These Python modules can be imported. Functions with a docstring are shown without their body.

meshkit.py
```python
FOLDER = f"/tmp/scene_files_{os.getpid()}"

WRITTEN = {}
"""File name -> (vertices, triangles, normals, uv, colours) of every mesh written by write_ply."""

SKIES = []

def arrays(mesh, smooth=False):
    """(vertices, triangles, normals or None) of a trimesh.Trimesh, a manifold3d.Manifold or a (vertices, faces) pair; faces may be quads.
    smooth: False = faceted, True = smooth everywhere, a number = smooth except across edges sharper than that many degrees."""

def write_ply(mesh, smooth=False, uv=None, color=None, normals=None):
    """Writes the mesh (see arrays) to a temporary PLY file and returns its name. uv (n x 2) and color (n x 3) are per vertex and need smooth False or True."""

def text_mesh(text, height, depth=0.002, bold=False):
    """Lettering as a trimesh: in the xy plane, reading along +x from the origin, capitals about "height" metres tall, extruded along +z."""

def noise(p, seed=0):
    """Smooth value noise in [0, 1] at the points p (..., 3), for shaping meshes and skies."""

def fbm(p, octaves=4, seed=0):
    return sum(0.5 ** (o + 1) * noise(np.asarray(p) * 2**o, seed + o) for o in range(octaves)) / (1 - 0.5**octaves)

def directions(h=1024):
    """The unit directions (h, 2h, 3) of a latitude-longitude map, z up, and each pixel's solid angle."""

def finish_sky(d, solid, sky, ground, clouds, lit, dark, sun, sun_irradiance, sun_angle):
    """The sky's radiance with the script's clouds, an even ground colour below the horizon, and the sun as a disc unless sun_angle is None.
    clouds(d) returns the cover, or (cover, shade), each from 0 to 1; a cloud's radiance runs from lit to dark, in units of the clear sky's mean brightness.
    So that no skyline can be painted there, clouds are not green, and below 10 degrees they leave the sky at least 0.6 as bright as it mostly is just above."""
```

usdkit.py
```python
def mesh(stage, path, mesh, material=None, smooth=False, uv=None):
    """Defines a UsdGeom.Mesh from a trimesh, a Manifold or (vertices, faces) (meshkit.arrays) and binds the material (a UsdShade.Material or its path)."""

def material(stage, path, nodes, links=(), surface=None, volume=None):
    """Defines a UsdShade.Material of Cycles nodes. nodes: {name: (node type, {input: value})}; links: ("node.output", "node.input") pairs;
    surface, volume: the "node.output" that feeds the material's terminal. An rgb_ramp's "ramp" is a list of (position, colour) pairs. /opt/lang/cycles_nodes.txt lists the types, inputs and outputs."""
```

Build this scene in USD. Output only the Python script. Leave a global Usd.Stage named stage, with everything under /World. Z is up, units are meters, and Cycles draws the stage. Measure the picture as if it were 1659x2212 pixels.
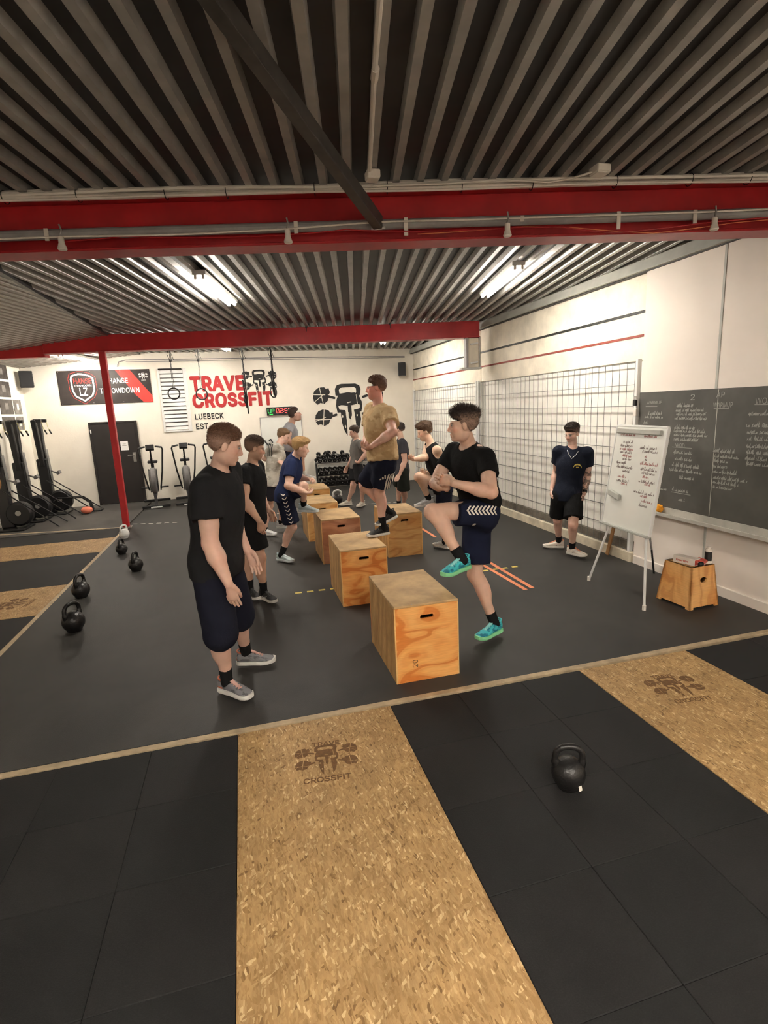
import math, random
import numpy as np, trimesh, manifold3d as m3, usdkit, meshkit
from shapely.geometry import Polygon, Point, LineString, box as sbox
from shapely.ops import unary_union
from shapely import affinity
from pxr import Usd, UsdGeom, UsdLux, Gf, Sdf, Vt, UsdShade

stage = Usd.Stage.CreateInMemory()
UsdGeom.SetStageUpAxis(stage, UsdGeom.Tokens.z)
UsdGeom.SetStageMetersPerUnit(stage, 1.0)
UsdGeom.Xform.Define(stage, '/World'); UsdGeom.Scope.Define(stage, '/World/Looks')
stage.SetDefaultPrim(stage.GetPrimAtPath('/World'))
A = np.array

# ------------------------------------------------------------------ camera
CAM_H, FPX = 2.04, 1143.6
YAW, PIT, ROL = -0.25278, -0.19498, 0.04407
def rot3(a, b, c):
    ca, sa, cb, sb, cc, sc = math.cos(a), math.sin(a), math.cos(b), math.sin(b), math.cos(c), math.sin(c)
    return A([[ca, -sa, 0], [sa, ca, 0], [0, 0, 1]]) @ A([[1, 0, 0], [0, cb, -sb], [0, sb, cb]]) @ A([[cc, 0, sc], [0, 1, 0], [-sc, 0, cc]])
CR = rot3(YAW, PIT, ROL)
cam = UsdGeom.Camera.Define(stage, '/World/Camera')
ex, ey, ez = CR[:, 0], CR[:, 2], -CR[:, 1]
cam.AddTransformOp().Set(Gf.Matrix4d(*ex, 0, *ey, 0, *ez, 0, 0, 0, CAM_H, 1))
cam.CreateHorizontalApertureAttr(36.0); cam.CreateVerticalApertureAttr(48.0)
cam.CreateFocalLengthAttr(36.0 * FPX / 1659); cam.CreateClippingRangeAttr(Gf.Vec2f(0.05, 100))
cam.CreateExposureAttr(3.0)
# lamp strength (tubes are emitting meshes in the fluorescent_lamp builder)
LAMP_COL, LAMP_POW, FRONT_POW = (1.0, 0.92, 0.81), 26.0, 46.0

# ------------------------------------------------------------------ materials
LOOKS = {}
def M(name, nodes, links=(), surface='p.BSDF'):
    LOOKS[name] = usdkit.material(stage, '/World/Looks/' + name, nodes, links, surface=surface); return LOOKS[name]
def lin(*c):
    c = np.clip(A(c, float) / 255, 0, 1); return tuple(np.where(c <= .04045, c / 12.92, ((c + .055) / 1.055) ** 2.4))
def plain(name, col, rough=.5, metal=0., var=.12, scale=6., bump=0., bscale=60., spec=.5, sheen=0.):
    """one colour with slight procedural unevenness and optional fine relief"""
    c = A(col, float)
    nd = {'g': ('texture_coordinate', {}), 'n': ('noise_texture', {'scale': scale, 'detail': 5.0, 'roughness': .6}),
          'r': ('rgb_ramp', {'ramp': [(.25, tuple(c * (1 - var))), (.75, tuple(np.minimum(c * (1 + var), 1)))]}),
          'p': ('principled_bsdf', {'roughness': rough, 'metallic': metal, 'specular_ior_level': spec, 'sheen_weight': sheen})}
    ln = [('g.object', 'n.vector'), ('n.fac', 'r.fac'), ('r.color', 'p.base_color')]
    if bump:
        nd['n2'] = ('noise_texture', {'scale': bscale, 'detail': 3.0}); nd['b'] = ('bump', {'strength': bump, 'distance': .01})
        ln += [('g.object', 'n2.vector'), ('n2.fac', 'b.height'), ('b.normal', 'p.normal')]
    return M(name, nd, ln)
def emit(name, col, s): return M(name, {'e': ('emission', {'color': col, 'strength': s})}, (), 'e.emission')

def rubber(name, col, dust, amount, rough):
    return M(name, {'g': ('geometry', {}), 'n': ('noise_texture', {'scale': 1.1, 'detail': 6.0, 'roughness': .62, 'distortion': .6}),
        'r': ('rgb_ramp', {'ramp': [(.36, (0, 0, 0)), (.8, (1, 1, 1))]}), 'f': ('noise_texture', {'scale': 190.0, 'detail': 2.0}),
        'fr': ('rgb_ramp', {'ramp': [(.3, tuple(A(col) * .75)), (.62, tuple(A(col) * 1.15)), (.8, tuple(A(col) * 1.7))]}),
        'x': ('math', {'math_type': 'multiply', 'value2': amount}), 'mx': ('mix', {'color2': dust}),
        'rr': ('map_range', {'to_min': rough, 'to_max': rough + .16}),
        'b': ('bump', {'strength': .25, 'distance': .004}), 'p': ('principled_bsdf', {'specular_ior_level': .3})},
        [('g.position', 'n.vector'), ('g.position', 'f.vector'), ('n.fac', 'r.fac'), ('f.fac', 'fr.fac'), ('r.color', 'x.value1'), ('x.value', 'mx.fac'), ('fr.color', 'mx.color1'),
         ('mx.color', 'p.base_color'), ('n.fac', 'rr.value'), ('rr.result', 'p.roughness'), ('f.fac', 'b.height'), ('b.normal', 'p.normal')])
rubber('rubber_floor', (.026, .025, .024), (.085, .08, .074), .55, .5)
rubber('rubber_tile', (.0105, .0098, .0098), (.03, .027, .027), .35, .66)
rubber('rubber_tile_b', (.009, .0088, .0088), (.026, .024, .025), .35, .66)
rubber('grey_floor', (.05, .046, .042), (.12, .11, .1), .7, .6)

def osb(name, tones):
    nd = {'g': ('geometry', {}), 'p': ('principled_bsdf', {'roughness': .62, 'specular_ior_level': .3}),
          'wn': ('noise_texture', {'scale': 5.0, 'detail': 3.0}), 'b': ('bump', {'strength': .25, 'distance': .003})}
    nd['dz'] = ('noise_texture', {'scale': 9.0, 'detail': 2.0}); nd['ds'] = ('vector_math', {'math_type': 'scale', 'scale': .035}); nd['dn'] = ('vector_math', {'math_type': 'add'})
    ln = [('g.position', 'dz.vector'), ('dz.color', 'ds.vector1'), ('g.position', 'dn.vector1'), ('ds.vector', 'dn.vector2')]
    prev = None
    for i, (ang, sx, sy) in enumerate(((.22, 78., 21.), (-.42, 84., 24.), (.95, 90., 27.), (-.1, 150., 42.))):
        nd[f'k{i}'] = ('mapping', {'rotation': (0, 0, ang), 'location': (i * .37, i * .91, 0)}); nd[f'm{i}'] = ('mapping', {'scale': (sx, sy, 1.)}); ln += [('dn.vector', f'k{i}.vector'), (f'k{i}.vector', f'm{i}.vector')]
        nd[f'v{i}'] = ('voronoi_texture', {'scale': 1.0, 'dimensions': '2D', 'randomness': 1.0})
        nd[f's{i}'] = ('separate_color', {})
        nd[f'q{i}'] = ('rgb_ramp', {'ramp': tones})
        ln += [(f'm{i}.vector', f'v{i}.vector'), (f'v{i}.color', f's{i}.color'), (f's{i}.r', f'q{i}.fac')]
        if prev is None: prev = f'q{i}.color'
        else:
            nd[f't{i}'] = ('math', {'math_type': 'greater_than', 'value2': .54}); nd[f'x{i}'] = ('mix', {})
            ln += [(f's{i}.g', f't{i}.value1'), (f't{i}.value', f'x{i}.fac'), (prev, f'x{i}.color1'), (f'q{i}.color', f'x{i}.color2')]
            prev = f'x{i}.color'
    nd['fine'] = ('noise_texture', {'scale': 40.0, 'detail': 5.0, 'roughness': .7}); nd['fm'] = ('mapping', {'scale': (1.0, .22, 1.)})
    nd['fr'] = ('rgb_ramp', {'ramp': [(.2, (.62, .6, .56)), (.5, (.95, .95, .95)), (.85, (1.12, 1.12, 1.12))]})
    nd['mul'] = ('mix', {'mix_type': 'multiply', 'fac': 1.0})
    nd['big'] = ('rgb_ramp', {'ramp': [(.3, (.82, .8, .78)), (.7, (1.08, 1.08, 1.08))]}); nd['mul2'] = ('mix', {'mix_type': 'multiply', 'fac': 1.0})
    ln += [('g.position', 'fm.vector'), ('fm.vector', 'fine.vector'), ('fine.fac', 'fr.fac'), (prev, 'mul.color1'), ('fr.color', 'mul.color2'), ('g.position', 'wn.vector'), ('wn.fac', 'big.fac'),
           ('mul.color', 'mul2.color1'), ('big.color', 'mul2.color2'), ('mul2.color', 'p.base_color'), ('fine.fac', 'b.height'), ('b.normal', 'p.normal')]
    M(name, nd, ln)
osb('osb', [(0, lin(122, 92, 56)), (.08, lin(158, 124, 80)), (.5, lin(172, 138, 93)), (.9, lin(180, 147, 101)), (1, lin(214, 186, 142))])

def ply(name, base, dark, light, sc, dist, horiz=True):
    M(name, {'g': ('texture_coordinate', {}), 'o': ('object_info', {}), 'ml': ('vector_math', {'math_type': 'add'}), 'm': ('mapping', {'scale': (.35, .35, 1.) if horiz else (1., 1., .3)}),
        'w': ('wave_texture', {'wave_type': 'bands', 'bands_direction': 'z' if horiz else 'diagonal', 'scale': sc, 'distortion': dist, 'detail': 2.0, 'detail_scale': .55, 'detail_roughness': .55}),
        'r': ('rgb_ramp', {'ramp': [(0, light), (.55, base), (.82, base), (.93, dark), (1, base)]}),
        'n': ('noise_texture', {'scale': 4.0, 'detail': 6.0, 'roughness': .65}), 'nr': ('rgb_ramp', {'ramp': [(.3, (.72, .68, .62)), (.6, (1.05, 1.05, 1.05))]}),
        'x': ('mix', {'mix_type': 'multiply', 'fac': 1.0}), 'f': ('noise_texture', {'scale': 55.0, 'detail': 3.0}), 'fr': ('rgb_ramp', {'ramp': [(.3, (.86, .84, .8)), (.7, (1.08, 1.08, 1.08))]}), 'x2': ('mix', {'mix_type': 'multiply', 'fac': 1.0}),
        'p': ('principled_bsdf', {'roughness': .5, 'specular_ior_level': .35})},
        [('g.object', 'ml.vector1'), ('o.location', 'ml.vector2'), ('ml.vector', 'm.vector'), ('m.vector', 'w.vector'), ('w.fac', 'r.fac'), ('g.object', 'n.vector'), ('n.fac', 'nr.fac'), ('r.color', 'x.color1'), ('nr.color', 'x.color2'),
         ('m.vector', 'f.vector'), ('f.fac', 'fr.fac'), ('x.color', 'x2.color1'), ('fr.color', 'x2.color2'), ('x2.color', 'p.base_color')])
def figured(name, base, dark, light, freq, sc):
    M(name, {'g': ('texture_coordinate', {}), 'o': ('object_info', {}), 'a': ('vector_math', {'math_type': 'add'}), 'm': ('mapping', {'scale': sc}), 'n0': ('noise_texture', {'scale': 1.0, 'detail': 1.5, 'roughness': .4, 'distortion': .4}),
        'k': ('math', {'math_type': 'multiply', 'value2': freq}), 's': ('math', {'math_type': 'sine'}), 'h': ('map_range', {'from_min': -1., 'from_max': 1.}), 'r': ('rgb_ramp', {'ramp': [(0, light), (.45, base), (.74, base), (.92, dark), (1, dark)]}),
        'bn': ('noise_texture', {'scale': 3.2, 'detail': 3.0}), 'br': ('rgb_ramp', {'ramp': [(.42, (1., 1., 1.)), (.66, (.94, .76, .56))]}), 'x': ('mix', {'mix_type': 'multiply', 'fac': .8}),
        'fm': ('mapping', {'scale': (4., 4., 60.)}), 'f': ('noise_texture', {'scale': 2., 'detail': 3.0}), 'fr': ('rgb_ramp', {'ramp': [(.3, (.9, .88, .86)), (.7, (1.06, 1.06, 1.06))]}), 'x2': ('mix', {'mix_type': 'multiply', 'fac': 1.0}), 'p': ('principled_bsdf', {'roughness': .45, 'specular_ior_level': .4})},
        [('g.object', 'a.vector1'), ('o.location', 'a.vector2'), ('a.vector', 'm.vector'), ('m.vector', 'n0.vector'), ('n0.fac', 'k.value1'), ('k.value', 's.value1'), ('s.value', 'h.value'), ('h.result', 'r.fac'), ('a.vector', 'bn.vector'), ('bn.fac', 'br.fac'),
         ('r.color', 'x.color1'), ('br.color', 'x.color2'), ('a.vector', 'fm.vector'), ('fm.vector', 'f.vector'), ('f.fac', 'fr.fac'), ('x.color', 'x2.color1'), ('fr.color', 'x2.color2'), ('x2.color', 'p.base_color')])
figured('ply_orange', lin(226, 160, 90), lin(208, 128, 60), lin(234, 174, 104), 27., (2.2, 2.2, 5.5))
figured('ply_tan', lin(196, 150, 92), lin(180, 130, 74), lin(206, 163, 105), 30., (2., 2., 6.))
figured('ply_pink', lin(186, 132, 100), lin(168, 114, 84), lin(196, 144, 110), 24., (2., 2., 5.))
figured('ply_block', lin(222, 168, 104), lin(206, 148, 86), lin(230, 178, 114), 30., (5.5, 5.5, 1.8))
ply('ply_side', lin(198, 156, 102), lin(168, 122, 70), lin(208, 168, 114), 4.0, 7.0, False)
plain('ply_worn', lin(186, 154, 110), .7, var=.3, scale=5., bump=.2, bscale=90)
plain('ply_edge', lin(222, 178, 116), .6, var=.15, scale=30)
plain('dark_hole', (.004, .004, .004), .9)
plain('burnt', lin(104, 72, 38), .8, var=.35, scale=40)
plain('wood_strip', lin(172, 152, 122), .7, var=.3, scale=9., bump=.2)
plain('wall_paint', (.80, .755, .66), .75, var=.05, scale=2.2, bump=.12, bscale=30)
plain('plaster', (.79, .72, .65), .8, var=.03, scale=1.4, bump=.05, bscale=90)
plain('concrete_paint', (.76, .70, .58), .8, var=.22, scale=3.2, bump=.15, bscale=25)
plain('cladding', (.8, .78, .72), .55, var=.06, scale=3.)
plain('curb', (.62, .55, .42), .85, var=.3, scale=5., bump=.3, bscale=30)
plain('sill_dark', (.14, .12, .095), .9, var=.5, scale=8.)
plain('trim_grey', (.42, .42, .38), .6, var=.1)
plain('red_paint', (.42, .012, .016), .42, var=.22, scale=4., bump=.06, bscale=40)
plain('red_letter', (.42, .022, .024), .7, var=.2, scale=3.)
plain('black_letter', (.012, .012, .012), .7)
plain('black_stripe', (.02, .022, .02), .6); plain('red_stripe', (.26, .045, .03), .6)
plain('galv', (.42, .42, .40), .42, .55, var=.2, scale=5.)
plain('pipe_grey', (.32, .31, .31), .55, var=.15)
plain('white_plastic', (.78, .73, .66), .45, var=.08)
plain('white_metal', (.72, .72, .70), .35, var=.06)
plain('black_plastic', (.012, .012, .013), .42, var=.2)
plain('black_cloth', (.016, .016, .017), .8)
plain('black_metal', (.016, .016, .017), .38, .2, var=.3, scale=12)
plain('iron', (.017, .016, .016), .34, .3, var=.4, scale=14., bump=.25, bscale=70)
plain('grey_plastic', (.16, .155, .15), .5, var=.3)
plain('wire', (.16, .16, .15), .5, .3, var=.2); plain('steel', (.45, .44, .42), .32, .8)
plain('strut_black', (.062, .056, .05), .5, var=.4, scale=9.)
plain('door_black', (.022, .019, .018), .45, var=.2)
plain('paper', (.82, .8, .78), .8, var=.03)
plain('whiteboard', (.74, .75, .70), .25, var=.04, scale=3.)
plain('chalkboard', (.078, .075, .066), .7, var=.3, scale=2.2)
plain('chalk', (.30, .295, .27), .9)
plain('marker_red', (.35, .16, .15), .7); plain('marker_black', (.2, .16, .15), .7)
plain('tray_grey', (.46, .44, .39), .5, var=.2)
plain('sponge', lin(240, 160, 40), .9, var=.15, scale=30)
plain('tape_orange', lin(222, 130, 88), .6, var=.2); plain('tape_yellow', lin(214, 192, 92), .6, var=.15); plain('tape_white', lin(196, 192, 182), .6, var=.15)
plain('banner_black', (.035, .028, .026), .5, var=.4, scale=3.); plain('banner_red', (.62, .05, .04), .5, var=.15); plain('banner_white', (.8, .78, .74), .5)
plain('card_white', (.8, .72, .64), .5); plain('card_red', (.6, .1, .07), .5); plain('orange_cloth', (.72, .2, .12), .8)
plain('photo_dark', (.05, .042, .038), .35, var=.8, scale=9.); plain('photo_grey', (.18, .17, .155), .35, var=.8, scale=8.)
plain('wood_stick', lin(150, 110, 66), .7, var=.2); plain('ring_wood', (.02, .02, .02), .5)
plain('cord_yellow', lin(190, 180, 120), .7)
emit('led_red', (1.0, .035, .03), .8); emit('led_green', (.05, 1.0, .10), .45)
emit('tube', LAMP_COL, LAMP_POW); emit('tube_front', LAMP_COL, FRONT_POW)
def attr_mat(name, rough, sheen=0., bump=0., bscale=80., metal=0., sss=0., spec=.4):
    nd = {'a': ('attribute', {'attribute': 'tint'}), 'g': ('texture_coordinate', {}), 'n': ('noise_texture', {'scale': bscale, 'detail': 4.0}), 'n1': ('noise_texture', {'scale': 7.0, 'detail': 4.0}),
          'r': ('rgb_ramp', {'ramp': [(.3, (.86, .86, .86)), (.7, (1.12, 1.12, 1.12))]}), 'x': ('mix', {'mix_type': 'multiply', 'fac': 1.0}),
          'b': ('bump', {'strength': bump, 'distance': .006}), 'p': ('principled_bsdf', {'roughness': rough, 'metallic': metal, 'sheen_weight': sheen, 'specular_ior_level': spec, 'subsurface_weight': sss, 'subsurface_radius': (1., .35, .2), 'subsurface_scale': .006})}
    ln = [('g.object', 'n.vector'), ('g.object', 'n1.vector'), ('n1.fac', 'r.fac'), ('a.color', 'x.color1'), ('r.color', 'x.color2'), ('x.color', 'p.base_color')]
    if bump: ln += [('n.fac', 'b.height'), ('b.normal', 'p.normal')]
    M(name, nd, ln)
attr_mat('deck', .45, metal=.25)
attr_mat('skin', .5, sss=.12); attr_mat('hair', .6, bump=.6, bscale=160); attr_mat('cloth', .9, 0., .35, 130, spec=.12); attr_mat('shoe', .6, 0, .2, 120)

# ------------------------------------------------------------------ scene helpers
USED = {}
def numbered(parent, name):
    k = (parent, name); n = USED.get(k, 0); USED[k] = n + 1
    return f'{parent}/{name}' if n == 0 else f'{parent}/{name}_{n:03d}'
def keys(prim, **kw):
    for k, v in kw.items():
        if v: prim.SetCustomDataByKey(k, v)
def path_of(p): return str(p.GetPath()) if not isinstance(p, str) else p
BASE = {}
def thing(name, label, cat, loc=(0, 0, 0), rz=0., group=None, kind=None):
    x = UsdGeom.Xform.Define(stage, numbered('/World', name)); x.AddTranslateOp().Set(Gf.Vec3d(*map(float, loc)))
    if rz: x.AddRotateZOp().Set(math.degrees(rz))
    p = x.GetPrim(); keys(p, label=label, category=cat, group=group, kind=kind); BASE[path_of(p)] = A(loc, float); return p
def struct(name): 
    x = UsdGeom.Xform.Define(stage, numbered('/World', name)); keys(x.GetPrim(), kind='structure'); BASE[path_of(x.GetPrim())] = np.zeros(3); return x.GetPrim()
def part(parent, name, mesh, mat, label=None, smooth=30, tint=None, world=False, kind=None):
    """a mesh under a thing, part or piece of the setting; world=True: the mesh is given in world coordinates"""
    pp = path_of(parent)
    v, f, n = meshkit.arrays(mesh, smooth)
    if world: v = v - BASE.get(pp, np.zeros(3))
    path = numbered(pp, name)
    m = UsdGeom.Mesh.Define(stage, path)
    m.CreatePointsAttr(Vt.Vec3fArray.FromNumpy(v.astype(np.float32))); m.CreateFaceVertexCountsAttr(Vt.IntArray.FromNumpy(np.full(len(f), 3, np.int32)))
    m.CreateFaceVertexIndicesAttr(Vt.IntArray.FromNumpy(f.astype(np.int32).ravel())); m.CreateSubdivisionSchemeAttr('none')
    if n is not None: m.CreateNormalsAttr(Vt.Vec3fArray.FromNumpy(n.astype(np.float32))); m.SetNormalsInterpolation('vertex')
    if tint is not None:
        t = np.broadcast_to(A(tint, np.float32), (len(v), 3)).astype(np.float32)
        UsdGeom.PrimvarsAPI(m).CreatePrimvar('tint', Sdf.ValueTypeNames.Color3fArray, 'vertex').Set(Vt.Vec3fArray.FromNumpy(np.ascontiguousarray(t)))
    UsdShade.MaterialBindingAPI.Apply(m.GetPrim()).Bind(LOOKS[mat])
    keys(m.GetPrim(), label=label, kind=kind); BASE[path] = BASE.get(pp, np.zeros(3)) ; return m.GetPrim()
def single(name, mesh, mat, label, cat, group=None, smooth=30, tint=None, kind=None):
    """a thing that is one mesh, given in world coordinates"""
    p = part('/World', name, mesh, mat, label, smooth, tint, kind=kind); keys(p, category=cat, group=group); return p
def dup(src, label, loc, rz=0., group=None):
    d = src.GetCustomData(); x = UsdGeom.Xform.Define(stage, numbered('/World', src.GetName().split('_0')[0])); p = x.GetPrim()
    p.GetReferences().AddInternalReference(src.GetPath()); x.ClearXformOpOrder()
    x.AddTranslateOp(opSuffix='own').Set(Gf.Vec3d(*map(float, loc)))
    if rz: x.AddRotateZOp(opSuffix='own').Set(math.degrees(rz))
    keys(p, label=label, category=d['category'], group=group or d.get('group')); p.SetInstanceable(True); return p

# ------------------------------------------------------------------ mesh helpers
cat = trimesh.util.concatenate
def hull(p): return trimesh.Trimesh(*[np.asarray(x) for x in (lambda m: (m.vert_properties[:, :3], m.tri_verts))(m3.Manifold.hull_points(np.asarray(p, np.float64)).to_mesh())], process=False)
def obox(c, x, y, z, bev=0.):
    """box from centre and three half-axes (vectors), edges chamfered by bev"""
    c, ax = A(c, float), [A(a, float) for a in (x, y, z)]
    L = [np.linalg.norm(a) for a in ax]; b = min(bev, .45 * min(L) * 1.0)
    pts = []
    for s in np.ndindex(2, 2, 2):
        s = A(s) * 2 - 1
        if b <= 0: pts.append(c + sum(s[i] * ax[i] for i in range(3)))
        else:
            for k in range(3):
                pts.append(c + sum(s[i] * ax[i] * (1 if i == k else 1 - b / L[i]) for i in range(3)))
    return hull(pts)
def bx(x0, x1, y0, y1, z0, z1, bev=0.):
    return obox(((x0 + x1) / 2, (y0 + y1) / 2, (z0 + z1) / 2), ((x1 - x0) / 2, 0, 0), (0, (y1 - y0) / 2, 0), (0, 0, (z1 - z0) / 2), bev)
def frame_of(d):
    d = A(d, float); d = d / np.linalg.norm(d); u = np.cross(d, (0, 0, 1.) if abs(d[2]) < .9 else (1., 0, 0)); u /= np.linalg.norm(u); return d, u, np.cross(d, u)
def tube(pts, r, n=8, closed=False):
    """round tube along a polyline; r one radius or one per point"""
    P = A(pts, float); k = len(P); R = np.broadcast_to(A(r, float), (k,))
    T = np.roll(P, -1, 0) - np.roll(P, 1, 0) if closed else np.gradient(P, axis=0)
    T /= np.linalg.norm(T, axis=1)[:, None] + 1e-12
    _, u, w = frame_of(T[0]); V = []
    for i in range(k):
        u = u - T[i] * (u @ T[i]); u /= np.linalg.norm(u) + 1e-12; w = np.cross(T[i], u)
        a = np.linspace(0, 2 * np.pi, n, endpoint=False)
        V.append(P[i] + R[i] * (np.cos(a)[:, None] * u + np.sin(a)[:, None] * w))
    V = np.vstack(V); F = []
    for i in range(k if closed else k - 1):
        for j in range(n):
            a, b = i * n + j, i * n + (j + 1) % n; c, d = ((i + 1) % k) * n + j, ((i + 1) % k) * n + (j + 1) % n
            F += [(a, b, d), (a, d, c)]
    if not closed:
        V = np.vstack([V, P[0], P[-1]])
        for j in range(n): F += [(len(V) - 2, (j + 1) % n, j), (len(V) - 1, (k - 1) * n + j, (k - 1) * n + (j + 1) % n)]
    return trimesh.Trimesh(V, F, process=False)
def bar(a, b, w, h=None, up=None, bev=.002):
    a, b = A(a, float), A(b, float); d, u, v = frame_of(b - a)
    if up is not None:
        u = np.cross(d, A(up, float)); u /= np.linalg.norm(u); v = np.cross(u, d)
    return obox((a + b) / 2, (b - a) / 2, u * w / 2, v * (h or w) / 2, bev)
def lathe(profile, n=24, c=(0, 0, 0)):
    m = trimesh.creation.revolve(A(profile, float), sections=n); m.apply_translation(c); return m
def extr(poly, depth):
    g = [p for p in getattr(poly, 'geoms', [poly]) if p.area > 1e-8]
    return cat([trimesh.creation.extrude_polygon(p, depth, engine='earcut') for p in g])
def place(mesh, o, x, y, z):
    """maps mesh x,y,z onto the given axes at origin o"""
    T = np.eye(4); T[:3, 0], T[:3, 1], T[:3, 2], T[:3, 3] = x, y, z, o
    m = mesh.copy(); m.apply_transform(T)
    if np.linalg.det(T[:3, :3]) < 0: m.invert()
    return m
def text_shape(text, stroke):
    """outline of a word, its strokes thickened by stroke pixels (of a 96 px type)"""
    import glob
    from PIL import Image, ImageDraw, ImageFont
    font = ImageFont.truetype(glob.glob('/opt/blender-*/*/datafiles/fonts/Inter.woff2')[0], 96)
    x0, y0, x1, y1 = font.getbbox(text, anchor='ls', stroke_width=stroke); im = Image.new('L', (x1 - x0 + 12 + 6 * len(text), y1 - y0 + 8)); dr = ImageDraw.Draw(im)
    x = 4 - x0                                    # letter by letter, so that I can be a plain bar
    for ch in text:
        if ch == 'I': dr.rectangle((x + 9 - stroke, 4 - y0 - 70 - stroke, x + 21 + stroke, 4 - y0 + stroke), 255); x += 30 + (5 if stroke > 2 else 0)
        else: dr.text((x, 4 - y0), ch, 255, font, anchor='ls', stroke_width=stroke); x += font.getlength(ch) + (5 if stroke > 2 else 0)
    on = np.pad(np.asarray(im) > 127, ((0, 0), (1, 1))).astype(np.int8); r, a = np.nonzero(np.diff(on, axis=1) == 1); e = np.nonzero(np.diff(on, axis=1) == -1)[1]
    import shapely
    return shapely.union_all(shapely.box(a, -r - 1, e, -r)).buffer(.6).buffer(-.6).simplify(.7)
def words(text, w, h, depth=.002, bold=True):
    m = extr(affinity.scale(text_shape(text, int(bold) if bold > 2 else 2 * bool(bold)), .001, .001, origin=(0, 0)), depth); b = m.bounds; m.apply_translation((-b[0][0], -b[0][1], -b[0][2])); e = b[1] - b[0]
    m.apply_scale((w / e[0], h / e[1], 1.)); return m
def sphere(c, r, s=2):
    m = trimesh.creation.icosphere(s, 1.0); m.apply_scale(r); m.apply_translation(c); return m
rng = random.Random(7)
PH = -0.20834
EB, EN = A([math.cos(PH), math.sin(PH), 0]), A([-math.sin(PH), math.cos(PH), 0])
UP = A([0, 0, 1.])
def rp(b, n, z): return EB * b + EN * n + A([0, 0, z])
# ------------------------------------------------------------------ the setting
XR, XL, YB, YF, ZC = 4.62, -4.75, 14.12, -5.0, 3.55
WR = 4.55                                         # foot of the kerb on the right
fl_ = struct('floor')
part(fl_, 'screed', bx(XL - .2, XR + .3, YF - .2, YB + .2, -.2, -.03), 'grey_floor')
part(fl_, 'rubber_mat', bx(-2.275, XR, 3.325, YB, -.03, 0., .002), 'rubber_floor')
part(fl_, 'screed', bx(XL, -2.33, 10.93, YB, -.03, 0., .002), 'grey_floor', 'bare grey floor under the black columns')
def strip(a, b, w=.05): return bar((*a, -.012), (*b, -.012), w, .026, UP, .002)
part(fl_, 'edge_strip', strip((-2.3, 3.285), (XR, 3.318)), 'wood_strip')
part(fl_, 'edge_strip', strip((-2.3, 3.32), (-2.3, 10.93)), 'wood_strip')
part(fl_, 'edge_strip', strip((XL, 11.28), (-2.33, 10.88), .07), 'wood_strip')
def tiles(x0, x1, y1, y0, nx, sy, flip=False):
    """rubber tiles of about half a metre with thin open joints, from y1 towards the camera"""
    w = (x1 - x0) / nx; y = y1; k = 0
    while y > y0 + .02:
        yb = max(y - sy, y0)
        for i in range(nx):
            g = .0007; d = rng.uniform(-.0012, 0)
            part(fl_, 'rubber_tile', bx(x0 + i * w + g, x0 + (i + 1) * w - g, yb + g, y - g, -.03, d, .003), 'rubber_tile' if (i + k) % 2 else 'rubber_tile_b', smooth=False)
        y = yb; k += 1
def boards(x0, x1, y0, y1): part(fl_, 'chipboard_panel', bx(x0, x1, y0, y1, -.03, .001, .002), 'osb', smooth=False)
FRONT = 3.255
tiles(-2.28, -.205, FRONT, .3, 4, .515); tiles(.825, 2.328, FRONT, .3, 3, .512); tiles(3.315, XR - .05, FRONT, .3, 2, .512)
part(fl_, 'rubber_mat', bx(-2.28, XR, YF, .3, -.03, -.001, .002), 'rubber_tile')
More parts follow.
